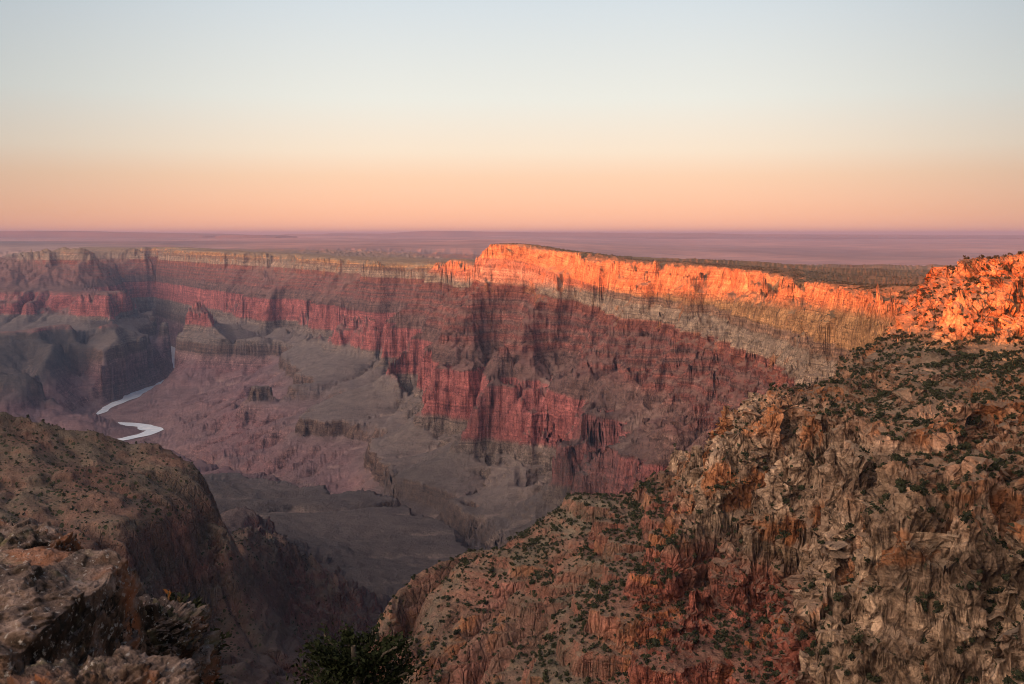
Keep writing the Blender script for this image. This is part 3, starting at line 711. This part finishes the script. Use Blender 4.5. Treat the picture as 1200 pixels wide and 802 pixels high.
def water_mat():
    m, t, b = new_mat('river_water')
    g = t.add('ShaderNodeNewGeometry'); P = g.outputs['Position']
    n = t.noise(P, 1 / 60.0, 5, .65)
    t.put(b.inputs['Base Color'], t.mix(t.rng(n, .5, .66), (.72, .78, .82), (.95, .97, .98)))  # near-white base colour stands in for sky reflected off the water
    b.inputs['Roughness'].default_value = .4;  b.inputs['Specular IOR Level'].default_value = .6; b.inputs['IOR'].default_value = 1.45
    t.put(b.inputs['Normal'], t.bump(t.noise(P, 1 / 9.0, 4, .6), .25, 1.0))
    return m
M_water = water_mat()
def sand_mat():
    m, t, b = new_mat('river_sand')
    g = t.add('ShaderNodeNewGeometry'); n = t.noise(g.outputs['Position'], 1 / 40.0, 5, .6)
    t.put(b.inputs['Base Color'], t.mix(n, (.33, .22, .18), (.48, .34, .28)))
    return m
M_sand = sand_mat()
def leaf_mat(name, a, c):
    m, t, b = new_mat(name)
    oi = t.add('ShaderNodeObjectInfo'); g = t.add('ShaderNodeNewGeometry')
    n = t.noise(g.outputs['Position'], 1.3, 3, .6)
    t.put(b.inputs['Base Color'], t.mix(t.rng(t.math('ADD', n, t.math('MULTIPLY', oi.outputs['Random'], .3)), .4, .85), a, c))
    return m
M_leaf = leaf_mat('juniper_foliage', (.014, .017, .009), (.042, .045, .022))
M_pine = leaf_mat('pine_needles', (.007, .011, .005), (.022, .028, .011))
def bark_mat():
    m, t, b = new_mat('grey_bark')
    g = t.add('ShaderNodeNewGeometry'); n = t.noise(g.outputs['Position'], 18, 5, .7)
    t.put(b.inputs['Base Color'], t.mix(n, (.05, .04, .03), (.16, .13, .10)))
    return m
M_bark = bark_mat()
def boulder_mat():
    m, t, b = new_mat('lichened_limestone')
    g = t.add('ShaderNodeNewGeometry'); P = g.outputs['Position']
    n1 = t.noise(P, 3.2, 7, .68); n2_ = t.noise(P, 9.0, 6, .7); n3_ = t.noise(P, 1.7, 4, .6, .6)
    col = t.ramp(n1, [(.36, (.014, .011, .009)), (.46, (.055, .038, .027)), (.54, (.15, .10, .072)), (.63, (.32, .24, .20)), (.75, (.48, .41, .37))])
    col = t.mix(t.math('MULTIPLY', t.rng(n3_, .5, .64), .8), col, (.30, .115, .05))
    col = t.mix(t.math('MULTIPLY', t.rng(t.noise(P, 2.6, 5, .65, .3), .54, .64), .7), col, (.16, .15, .085))
    col = t.mix(t.rng(n2_, .54, .62), col, (.02, .018, .015))
    col = t.mix(t.rng(t.noise(P, 26, 4, .7), .58, .66), col, (.40, .37, .33))
    up = t.sep(g.outputs['Normal'])[2]
    col = t.mix(t.math('MULTIPLY', t.rng(t.math('ADD', up, t.math('MULTIPLY', t.math('SUBTRACT', n2_, .5), 1.6)), .55, 1.1), .3), col, (.42, .31, .27))
    t.put(b.inputs['Base Color'], col)
    h = t.math('ADD', t.math('MULTIPLY', n1, 1.0), t.math('ADD', t.math('MULTIPLY', n2_, .6), t.math('MULTIPLY', t.noise(P, 34, 6, .75), .35)))
    t.put(b.inputs['Normal'], t.bump(h, .9, .09))
    return m
M_boulder = boulder_mat()
# ------------------------------------------------------------------ build: the land
px_ = 600 + F * X / (Y * CP - Z * SP); py_ = 401 - F * (Y * SP + Z * CP) / (Y * CP - Z * SP)      # where each point lies in the view
EL = Z / np.hypot(X, Y)
run = np.maximum.accumulate(EL, axis=1)
VIS = (EL >= run - 2e-4) & (px_ > -5) & (px_ < 1205) & (py_ < 805)
SPUR = sstep(-250, -330, X + 0.02 * Y) * sstep(2300, 1700, Y)
RIDGE = sstep(-250, -130, X + .1 * (Y - 800)) * sstep(1330, 1150, Y - .35 * np.maximum(X - 150, 0))
cover = np.zeros(X.shape)
valley = sstep(5200, 3300, Y + .6 * (X + 600) + 500 * n2(X, Y, 900)) * sstep(600, 800, Y) * sstep(500, 250, X) * np.maximum(sstep(-420, -620, Z), sstep(-390, -440, Z) * sstep(-60, -140, X))
cover = np.maximum(cover, 0.86 * valley)
rvx = np.interp(Y, RV[:, 1], RV[:, 0])
lava = sstep(-200, -500, X - rvx) * sstep(5200, 5800, Y) * sstep(9800, 9300, Y) * sstep(-1330, -1150, Z + 90 * n2(X, Y, 500)) * sstep(-850, -880, Z)
cover = np.maximum(cover, .95 * lava)
olive = 0.6 * SPUR
cover = np.maximum(cover, .62 * SPUR)
shrubby = np.clip(0.5 * RIDGE * sstep(-180, -235, Z - RS) * sstep(-360, -330, Z - RS) , 0, 1)
olive = np.maximum(olive, np.clip(.92 * RIDGE * sstep(-185, -215, Z - RS) * sstep(120, 30, X - .25 * (Y - 650)) + .4 * n2(X, Y, 120) * RIDGE * sstep(-190, -225, Z - RS), 0, .9))
olive = np.maximum(olive, .35 * RIDGE * sstep(-200, -120, Z - RS) * (.5 + .5 * n2(X, Y, 60)))
veg = 0.35 * sstep(9000, 4000, Y) * sstep(-900, -500, Z - RS) + 0.55 * SPUR + 0.5 * sstep(-30, -8, Z - RS)
veg = np.where(RIDGE > .5, 0.55, veg)
wx_ = X + 9 * n2(X, Y, 45) + 5 * n2(X, Y, 18); wy_ = Y + 9 * n2(X + 333, Y, 45) + 5 * n2(X + 99, Y, 18)
flow = sample(FL0, GX0, GY0, GD, wx_, wy_)
inn = (X > SX0 + 100) & (X < SX0 + SD * (SNX - 1) - 100) & (Y > 100) & (Y < SY0 + SD * (SNY - 1) - 100)
flow = np.where(inn, sample(FL1, SX0, SY0, SD, wx_, wy_), flow) * sstep(13000, 9000, RR) * sstep(60, 200, RR)
qc = lambda a: a[:-1, :-1]
ncol, nrow = X.shape
idx = np.arange(ncol * nrow).reshape(ncol, nrow)
quads = np.stack([idx[:-1, :-1], idx[1:, :-1], idx[1:, 1:], idx[:-1, 1:]], -1)
VV = np.stack([X, Y, Z], -1).reshape(-1, 3)
AT = {'rim': RS.ravel(), 'olive': olive.ravel(), 'rimc': (RS - 95 * sstep(-150, 450, X) * sstep(1650, 2200, Y) * sstep(5700, 4700, Y)).ravel(), 'flow': flow.ravel(), 'near': (RIDGE * sstep(1500, 1100, RR)).ravel(), 'cover': cover.ravel(), 'veg': veg.ravel()}
reg = np.zeros(quads.shape[:2], int)                            # 0 canyon, 1 near ridge, 2 spur, 3 plain
reg[qc(RIDGE) > .5] = 1
reg[(qc(SPUR) > .5)] = 2
reg[qc(RR) > 17500] = 3
OBJ = {}
for k, nm, mt in ((0, 'canyon_terrain', M_terr), (1, 'shrubby_ridge_terrain', M_terr), (2, 'spur_terrain', M_terr), (3, 'desert_plain', M_plain)):
    q = quads[reg == k].reshape(-1, 4)
    use, inv = np.unique(q, return_inverse=True)
    o = mesh_np(nm, VV[use], inv.reshape(-1, 4), mt, k != 1, {a: v[use] for a, v in AT.items()} if k < 3 else None)
    tag(o, kind='structure'); OBJ[nm] = o
print('terrain mesh', round(time.time() - T0, 1))
# the land beside and behind the viewpoint, its back raised to block the sun
tb = np.linspace(TH1, 2 * math.pi + TH0, 420)
rb = np.exp(np.linspace(math.log(9.0), math.log(160000), 460))
XB = np.sin(tb)[:, None] * rb; YB = np.cos(tb)[:, None] * rb
ZB, RB, _ = height(XB, YB)
out = (np.abs(XB) > 9500) | (YB < -1350) | (YB > 20500)
bk = -(XB * SUN_DIR[0] + YB * SUN_DIR[1])
ZO = sun_block_rise(XB, YB, bk) + np.where((YB > 2000) & (XB > 0), -250, 0)
ZB = np.where(out, ZO, ZB)
ib = np.arange(XB.size).reshape(XB.shape)
qb = np.stack([ib[:-1, :-1], ib[1:, :-1], ib[1:, 1:], ib[:-1, 1:]], -1).reshape(-1, 4)
tag(mesh_np('rim_tableland', np.stack([XB, YB, ZB], -1).reshape(-1, 3), qb, M_terr, True, {'rim': RB.ravel(), 'olive': np.full(XB.size, .5), 'rimc': RB.ravel(), 'flow': np.zeros(XB.size), 'near': np.zeros(XB.size), 'cover': np.zeros(XB.size), 'veg': np.full(XB.size, .5)}), kind='structure')

# ------------------------------------------------------------------ river
def ribbon(name, pts, widths, z, mat):
    P = lerp_lines(pts, 40)[:, :2]
    t = np.gradient(P, axis=0); t /= np.linalg.norm(t, axis=1)[:, None]
    n = np.stack([-t[:, 1], t[:, 0]], 1)
    k = np.linspace(0, 1, len(P))
    cum = np.concatenate([[0], np.cumsum(np.hypot(*np.diff(np.array(pts)[:, :2], axis=0).T))])
    w = np.interp(k * cum[-1], cum, widths) * (1 + .35 * n2(P[:, 0], P[:, 1], 330))
    off = 18 * n2(P[:, 0] + 500, P[:, 1], 400)
    cols = [P + n * (s * w + off)[:, None] for s in (-.5, -.25, 0, .25, .5)]
    V = np.concatenate([np.c_[c, np.full(len(P), z)] for c in cols])
    m = len(P); q = []
    for c in range(4):
        a = np.arange(m - 1) + c * m
        q.append(np.stack([a, a + m, a + m + 1, a + 1], 1))
    return tag(mesh_np(name, V, np.concatenate(q), mat, True), kind='structure')
ribbon('river', river, RIVW, -1449.0, M_water)

# ------------------------------------------------------------------ far mesas along the horizon
def mesa(name, prof, Yd, depth, foot=-210):
    pts = lerp_lines([(a, b, 0) for a, b in prof], .7)
    xs = (pts[:, 0] - 600) / F * Yd
    tops = np.array([U(a, b, Yd)[2] for a, b in pts[:, :2]]) + 14 * n2(pts[:, 0] * 100, pts[:, 1] * 0, 900) * (Yd / 90000)
    rows = []
    for dy, k in ((-.03, 0), (-.012, .45), (0, .97), (.05, 1), (.5, 1.0), (.9, .98), (1.0, 0)):
        wob = Yd * .01 * n2(xs, xs * 0 + 50 * k, 5000)
        rows.append(np.stack([xs, np.full_like(xs, Yd + dy * depth) + wob, foot + (tops - foot) * k], 1))
    V = np.concatenate(rows); m = len(xs); q = []
    for r in range(len(rows) - 1):
        a = np.arange(m - 1) + r * m
        q.append(np.stack([a, a + 1, a + m + 1, a + m], 1))
    return tag(mesh_np(name, V, np.concatenate(q), M_mesa, False), kind='structure')
mesa('mesa', [(-160, 271), (-60, 270.6), (0, 271.2), (30, 270.6), (47, 271.2), (50, 271.8), (55, 271.4), (90, 272.2), (110, 272.4), (160, 273.2), (215, 274.4), (236, 275.6), (240, 277)], 52000, 11000, -262)
mesa('mesa', [(256, 277.5), (266, 275.6), (312, 275.6), (318, 277), (326, 277.6)], 46000, 5000, -262)
mesa('hills', [(310, 277), (330, 275.2), (336, 274.4), (380, 274.6), (389, 273.6), (395, 275), (410, 275), (414, 273.6), (430, 275), (450, 274), (480, 271.8), (500, 270.6), (540, 270.9), (580, 271.8), (640, 272.6), (700, 272.6), (740, 273.6), (790, 273.4), (800, 274.6), (830, 273.2), (850, 274), (880, 275), (960, 275), (1060, 275.4), (1130, 276.4), (1200, 276.2), (1330, 276.4), (1400, 278)], 68000, 14000, -250)

# ------------------------------------------------------------------ shrubs
def shrub_mesh(seed, n, leaf, trunk=True):
    r = np.random.default_rng(seed)
    nl = 6 if n > 60 else 3
    lob = np.c_[r.uniform(-.3, .3, (nl, 2)), r.uniform(.3, .75, nl)]; lr = r.uniform(.26, .42, nl)
    k = r.integers(0, nl, n)
    d = r.normal(size=(n, 3)); d /= np.linalg.norm(d, axis=1)[:, None]
    c = lob[k] + d * (lr[k] * r.uniform(.55, 1.05, n) ** .5)[:, None]
    c[:, 2] = np.maximum(c[:, 2], .03)
    a = r.normal(size=(n, 3)); a /= np.linalg.norm(a, axis=1)[:, None]
    b = np.cross(a, d + .4 * r.normal(size=(n, 3))); b /= np.linalg.norm(b, axis=1)[:, None] + 1e-9
    s = leaf * r.uniform(.6, 1.4, n)[:, None]
    V = np.stack([c - a * s, c + b * s * .8, c + a * s, c - b * s * .8], 1).reshape(-1, 3)
    return V, np.arange(4 * n).reshape(n, 4)
SH_BIG = [shrub_mesh(100 + i, 150, .13) for i in range(5)]
SH_SMALL = [shrub_mesh(200 + i, 26, .26) for i in range(5)]
rg = np.random.default_rng(5)
# candidate places: visible ground of the near ridge, the spur and the rim tops
fl = np.flatnonzero((VIS & (RR > 45) & (RR < 5600)).ravel())
x_, y_, z_ = VV[fl].T; nzf = nz.ravel()[fl]; rf = RR.ravel()[fl]
uf = z_ - RS.ravel()[fl]
RAr = (np.gradient(X, axis=0) ** 2 + np.gradient(Y, axis=0) ** 2) ** .5 * (np.gradient(X, axis=1) ** 2 + np.gradient(Y, axis=1) ** 2) ** .5
area = RAr.ravel()[fl]
ridge_f = RIDGE.ravel()[fl] > .5; spur_f = SPUR.ravel()[fl] > .5
cl = .5 + .5 * n2(x_, y_, 70) + .35 * n2(x_, y_, 22)
dens = np.zeros(len(fl))
dens = np.where(ridge_f, 0.075 * sstep(.05, .75, cl) * sstep(.3, .55, nzf), dens)
shr_sp = ridge_f & (x_ < 120 + .14 * (y_ - 700))
dens = np.where(shr_sp, .075 * (.35 + .65 * sstep(.2, .8, cl)) * sstep(.4, .65, nzf), dens)
dens = np.where(spur_f, .014 * sstep(.3, .9, cl) * sstep(.5, .75, nzf), dens)
dens = np.where((py_.ravel()[fl] < 392) & (px_.ravel()[fl] > 1050) & ridge_f, dens * .22, dens)
tops = (uf > -26) & (y_ > 1000) & (nzf > .9)
dens = np.where(tops, .022 * sstep(.1, .6, cl), dens)
wallf = (~ridge_f) & (~spur_f) & (y_ > 1300) & (x_ > 0) & (uf < -80) & (uf > -330)
dens = np.where(wallf, .002 * sstep(.3, .8, cl) * sstep(.45, .7, nzf), dens)
pick = rg.random(len(fl)) < dens * area
ids = fl[pick]
rg.shuffle(ids)
# thin out plants that would grow into each other
cell = {}; keep = []
for i in ids:
    p = VV[i]; kx, ky = int(p[0] // 2.6), int(p[1] // 2.6)
    if (kx, ky) in cell: continue
    cell[(kx, ky)] = 1; keep.append(i)
ids = np.array(keep)
size = 1.0 + 2.8 * rg.random(len(ids)) ** 1.8 + 1.4 * (rg.random(len(ids)) < .12)
rr_ = RR.ravel()[ids]
app = size / rr_
order = np.argsort(-app)
print('shrubs', len(ids))
def shrub_xf(i, s):
    return VV[ids[i]] - np.array([0, 0, .12 * s])
SPURSHR = "dark green juniper shrub dotted over the reddish sloping spur below the crags"
GROUPS = {
    'crag': ("dark juniper shrub growing among pale broken crags of the near ridge", "juniper shrubs on the pale crags"),
    'spur': ("small dark juniper shrub on the reddish brown open slope left of the crags", "juniper shrubs on the open reddish slope"),
    'lit': ("dark shrub in a crack of the orange sunlit cliff top at right", "shrubs on the sunlit cliff"),
}
protos = []
for V, Q in SH_BIG:
    o = mesh_np('juniper_shrub', V * [1, 1, .95], Q, M_leaf, False); protos.append(o.data); bpy.data.objects.remove(o)
NBIG = 296
for j in order[:NBIG]:
    p = shrub_xf(j, size[j])
    o = bpy.data.objects.new('juniper_shrub', protos[int(rg.integers(5))]); C.objects.link(o)
    o.location = p; s = size[j]; o.scale = (s, s, s * rg.uniform(.8, 1.1)); o.rotation_euler = (0, 0, rg.uniform(0, 6.28))
    pu = px_.ravel()[ids[j]]; pv = py_.ravel()[ids[j]]
    g = 'lit' if (pv < 398 and pu > 1040) else ('crag' if p[0] > 125 else 'spur')
    tag(o, GROUPS[g][0], 'shrub', GROUPS[g][1])
def merged(name, sel, lib, mat):
    Vs, Qs, base = [], [], 0
    for j in sel:
        V, Q = lib[int(rg.integers(len(lib)))]
        a = rg.uniform(0, 6.28); ca, sa = math.cos(a), math.sin(a); s = size[j]
        W = np.stack([V[:, 0] * ca - V[:, 1] * sa, V[:, 0] * sa + V[:, 1] * ca, V[:, 2]], 1) * [s, s, s * .9] + shrub_xf(j, s)
        Vs.append(W); Qs.append(Q + base); base += len(V)
    return mesh_np(name, np.concatenate(Vs), np.concatenate(Qs), mat, False)
rest = order[NBIG:]
tag(merged('scrub', rest, SH_SMALL, M_leaf), "thousands of smaller dark shrubs speckling the ridges, spur and rim tops", 'shrubs', None, 'stuff')
print('shrubs built', round(time.time() - T0, 1))

# ------------------------------------------------------------------ the rock ledge, boulders and trees by the viewpoint
def box_grid(n, size, roundness=.35):
    """a cube of n x n faces per side, pulled part of the way to an ellipsoid"""
    V, Q = [], []
    lin = np.linspace(-1, 1, n + 1)
    for ax in range(3):
        for s in (-1, 1):
            a, b = np.meshgrid(lin, lin, indexing='ij')
            p = np.zeros((n + 1, n + 1, 3)); p[..., ax] = s; p[..., (ax + 1) % 3] = a; p[..., (ax + 2) % 3] = b
            i = np.arange((n + 1) ** 2).reshape(n + 1, n + 1) + len(V) * (n + 1) ** 2
            q = np.stack([i[:-1, :-1], i[1:, :-1], i[1:, 1:], i[:-1, 1:]], -1).reshape(-1, 4)
            V.append(p.reshape(-1, 3)); Q.append(q if s > 0 else q[:, ::-1])
    V = np.concatenate(V); Q = np.concatenate(Q)
    key = np.round(V * 1e5).astype(np.int64)
    _, first, inv = np.unique(key, axis=0, return_index=True, return_inverse=True)
    V = V[first]; Q = inv.ravel()[Q]
    sph = V / np.linalg.norm(V, axis=1)[:, None] * 1.25
    return (V * (1 - roundness) + sph * roundness) * np.array(size) / 2, Q
def rock(name, centre, size, n, seed, amp, label=None, cat=None, roundness=.3, layer=1.0, mat=None):
    V, Q = box_grid(n, size, roundness)
    o = np.array([seed * 3.1, seed * 1.7, seed * 2.3])
    W = V + o
    d = V / (np.linalg.norm(V / (np.array(size) / 2), axis=1)[:, None] + 1e-6) / (np.array(size) / 2) ** 2
    d /= np.linalg.norm(d, axis=1)[:, None] + 1e-9
    m = min(size)
    x, y, z = W.T
    k = (amp * (1.0 * cellv(x, y, z * 1.5 * layer, .62 * m) * .8 + .55 * cellv(x + 9, y, z * 1.8 * layer, .26 * m) + .8 * n3(x, y, z * 2.2 * layer, .7 * m) + .35 * n3(x, y, z * 2, .18 * m)
         + .3 * cellv(x, y + 5, z * 1.6, .11 * m) + .22 * n3(x, y, z, .07 * m) + .2 * cellv(x, y, z * 1.5, .05 * m) + .12 * n3(x, y, z, .03 * m)) - amp * .9 * sstep(.16, 0, celle(x, y, z * 1.5 * layer, .62 * m)))
    V = V + d * np.clip(k, -1.7 * amp, 1.5 * amp)[:, None]
    ob = mesh_np(name, V, Q, mat or M_boulder, True)
    ob.location = centre
    if label: tag(ob, label, cat)
    return ob
rock('weathered_boulder', (-3.22, 4.4, -2.27), (2.6, 1.35, 1.3), 260, 3, .042, "big weathered limestone boulder with rusty lichen at the bottom left corner", 'boulder', .16)
rock('rock_slab', (-3.75, 6.0, -2.36), (1.9, .9, .9), 150, 7, .05, "flat dark lichened slab lying behind the big weathered boulder", 'rock', .22)
rock('pale_rock', (-1.35, 3.05, -1.87), (.6, .55, .85), 130, 12, .04, "low pale pinkish rock in front of the big boulder, at the bottom edge", 'rock', .3)
rock('broken_rock', (-2.62, 6.9, -3.25), (.7, .8, 1.0), 110, 15, .06, "pale grey rock beside the dark bush, behind the big boulder", 'rock', .3)
tag(rock('rock_ledge', (-4.2, 1.0, -4.85), (6.0, 8.6, 4.0), 90, 21, .12, roundness=.1), kind='structure')
tag(rock('rock_ledge', (1.2, -1.6, -3.75), (7.5, 6.2, 4.0), 90, 23, .12, roundness=.1), kind='structure')

def tube(pts, rad, seg=7):
    pts = np.array(pts, float); n = len(pts); V = []
    for i in range(n):
        t = pts[min(i + 1, n - 1)] - pts[max(i - 1, 0)]; t /= np.linalg.norm(t) + 1e-9
        a = np.cross(t, [0.3, .9, .1]); a /= np.linalg.norm(a); b = np.cross(t, a)
        for k in range(seg):
            q = 2 * math.pi * k / seg; V.append(pts[i] + rad[i] * (math.cos(q) * a + math.sin(q) * b))
    Q = [[i * seg + k, i * seg + (k + 1) % seg, (i + 1) * seg + (k + 1) % seg, (i + 1) * seg + k] for i in range(n - 1) for k in range(seg)]
    return np.array(V), np.array(Q)
def needle_tree(name, base, top, width, seed, label, cat, nb=70, per=90, leaf=.035, mat=None, group=None):
    """trunk with limbs, and a crown of needle tufts set along the limbs"""
    r = np.random.default_rng(seed)
    root = bpy.data.objects.new(name, None); C.objects.link(root); root.location = base; tag(root, label, cat, group)
    H = top - base[2]
    lean = r.normal(size=2) * .04 * H
    tr = [(lean[0] * t * t + .03 * H * math.sin(5 * t), lean[1] * t, H * t) for t in np.linspace(0, .97, 14)]
    parts = [tube(tr, np.linspace(.045 * H, .006 * H, 14))]
    tuft_c, tuft_d = [], []
    for i in range(nb):
        t = r.uniform(.18, .98); k = min(int(t / .97 * 13), 12)
        p0 = np.array(tr[k]); az = r.uniform(0, 6.283)
        Ln = width * (1 - t) ** .5 * r.uniform(.6, 1.1) + .12 * width
        d = np.array([math.cos(az), math.sin(az), .25 + .5 * t])
        pts = [p0 + d * Ln * s + np.array([0, 0, .12 * Ln * s * s]) + r.normal(size=3) * .03 * Ln for s in np.linspace(0, 1, 6)]
        parts.append(tube(pts, np.linspace(.012 * H * (1.1 - t), .003 * H, 6), 5))
        for j in range(per):
            s = r.uniform(.3, 1.05); f = s * 5; a = min(int(f), 4)
            c = pts[a] + (pts[min(a + 1, 5)] - pts[a]) * (f - a) + r.normal(size=3) * .11 * Ln
            tuft_c.append(c); tuft_d.append(d + r.normal(size=3) * .8)
    V, Q, b = [], [], 0
    for v, q in parts: V.append(v); Q.append(q + b); b += len(v)
    o = mesh_np('trunk', np.concatenate(V), np.concatenate(Q), M_bark, True); o.parent = root
    c = np.array(tuft_c); d = np.array(tuft_d); d /= np.linalg.norm(d, axis=1)[:, None]
    a = np.cross(d, r.normal(size=d.shape)); a /= np.linalg.norm(a, axis=1)[:, None]
    s = leaf * r.uniform(.6, 1.5, len(c))[:, None]
    W = np.stack([c - d * s, c + a * s * .5, c + d * s * 1.2, c - a * s * .5], 1).reshape(-1, 3)
    o = mesh_np('crown', W, np.arange(len(W)).reshape(-1, 4), mat or M_pine, False); o.parent = root
    return root
def ground(x, y): return float(height(np.array([x]), np.array([y]))[0][0])
tp = U(440, 742, 14.5); gz = ground(tp[0], tp[1])
needle_tree('pinyon_pine', (tp[0], tp[1], gz - .1), tp[2], 1.75, 4, "dark pinyon pine whose top pokes up at the bottom edge", 'tree', nb=200, per=210, leaf=.034)
tp = U(392, 790, 16.0); gz = ground(tp[0], tp[1])
needle_tree('pinyon_pine', (tp[0], tp[1], gz - .1), tp[2], .6, 9, "lower pine top just left of the taller dark pinyon at the bottom edge", 'tree', nb=130, per=180, leaf=.034)
tp = U(172, 706, 8.0); gz = ground(tp[0], tp[1])
needle_tree('juniper_bush', (tp[0], tp[1], min(gz, tp[2] - 1.4) - .1), tp[2], .9, 6, "dark bush filling the gap right of the big weathered boulder", 'bush', nb=140, per=110, leaf=.032, mat=M_leaf)

# ------------------------------------------------------------------ haze, sky, sun, camera
bpy.ops.mesh.primitive_cube_add(size=1)
hz = bpy.context.object; hz.name = 'haze'
hz.scale = (344000, 178000, 1457 + 250); hz.location = (0, 164000 - 89000 + 8000, (-1457 + 250) / 2)
tag(hz, kind='stuff')
hm = bpy.data.materials.new('haze'); hm.use_nodes = True
t = NT(hm.node_tree)
hm.node_tree.nodes.remove(hm.node_tree.nodes['Principled BSDF'])
pv = t.add('ShaderNodeVolumePrincipled'); pv.inputs['Color'].default_value = HAZE_COL; pv.inputs['Density'].default_value = HAZE_D; pv.inputs['Anisotropy'].default_value = 0.0
t.l.new(pv.outputs[0], hm.node_tree.nodes['Material Output'].inputs['Volume'])
hz.data.materials.append(hm)

W = bpy.data.worlds.new('World'); bpy.context.scene.world = W; W.use_nodes = True
t = NT(W.node_tree); bg = W.node_tree.nodes['Background']
sky = t.add('ShaderNodeTexSky', sky_type='NISHITA'); sky.sun_disc = False
sky.sun_elevation = SUN_EL; sky.sun_rotation = math.atan2(-SUN_DIR[0], -SUN_DIR[1]); sky.altitude = 2200; sky.dust_density = 2.0
tc = t.add('ShaderNodeTexCoord'); gxx, gyy, gzz = t.sep(tc.outputs['Generated'])
# dusk colours by height above the horizon (sine of elevation)
grad = t.ramp(t.math('MULTIPLY', t.math('ADD', gzz, .02), 1 / 1.02), SKY)
az = t.math('DIVIDE', gxx, t.math('MAXIMUM', gyy, .05))
side_ = t.rng(t.math('ABSOLUTE', t.math('SUBTRACT', az, .02)), .12, .7)
grad = t.mix(side_, grad, t.mix(1.0, grad, (.62, .66, .70), 'MULTIPLY'))
nsk = t.mix(1.0, sky.outputs[0], (SKYN, SKYN, SKYN), 'MULTIPLY')
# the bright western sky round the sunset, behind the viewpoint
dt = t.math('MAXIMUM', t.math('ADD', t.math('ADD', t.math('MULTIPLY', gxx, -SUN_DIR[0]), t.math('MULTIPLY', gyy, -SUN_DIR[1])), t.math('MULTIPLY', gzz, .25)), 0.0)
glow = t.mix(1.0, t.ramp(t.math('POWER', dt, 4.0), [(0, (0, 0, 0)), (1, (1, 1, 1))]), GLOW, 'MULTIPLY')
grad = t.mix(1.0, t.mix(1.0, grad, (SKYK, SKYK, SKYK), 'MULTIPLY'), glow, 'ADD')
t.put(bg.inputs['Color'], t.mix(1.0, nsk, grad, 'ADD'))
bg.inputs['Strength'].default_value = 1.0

ld = bpy.data.lights.new('sun', 'SUN'); ld.energy = SUN_E; ld.angle = math.radians(.5); ld.color = SUN_C
lo = bpy.data.objects.new('sun', ld); C.objects.link(lo)
from mathutils import Vector
sd = Vector((SUN_DIR[0] * math.cos(SUN_EL), SUN_DIR[1] * math.cos(SUN_EL), -math.sin(SUN_EL)))
lo.rotation_euler = sd.to_track_quat('-Z', 'Y').to_euler()

cd = bpy.data.cameras.new('camera'); cam = bpy.data.objects.new('camera', cd); C.objects.link(cam)
cd.sensor_width = 36; cd.lens = 36 * F / 1200; cd.clip_end = 400000; cd.clip_start = .1
cam.location = (0, 0, 0); cam.rotation_euler = (math.pi / 2 - PITCH, 0, 0)
cd.dof.use_dof = True; cd.dof.focus_distance = 900; cd.dof.aperture_fstop = 9
sc = bpy.context.scene; sc.camera = cam
sc.view_settings.view_transform = 'Standard'; sc.view_settings.look = 'None'; sc.view_settings.exposure = EXPO; sc.view_settings.gamma = 1
sc.cycles.max_bounces = 4; sc.cycles.diffuse_bounces = 2; sc.cycles.volume_bounces = 0; sc.cycles.use_denoising = True
sc.cycles.use_adaptive_sampling = False
sc.cycles.pixel_filter_type = 'BLACKMAN_HARRIS'; sc.cycles.filter_width = 1.0
sc.cycles.sample_clamp_indirect = 4
print('script', round(time.time() - T0, 1))
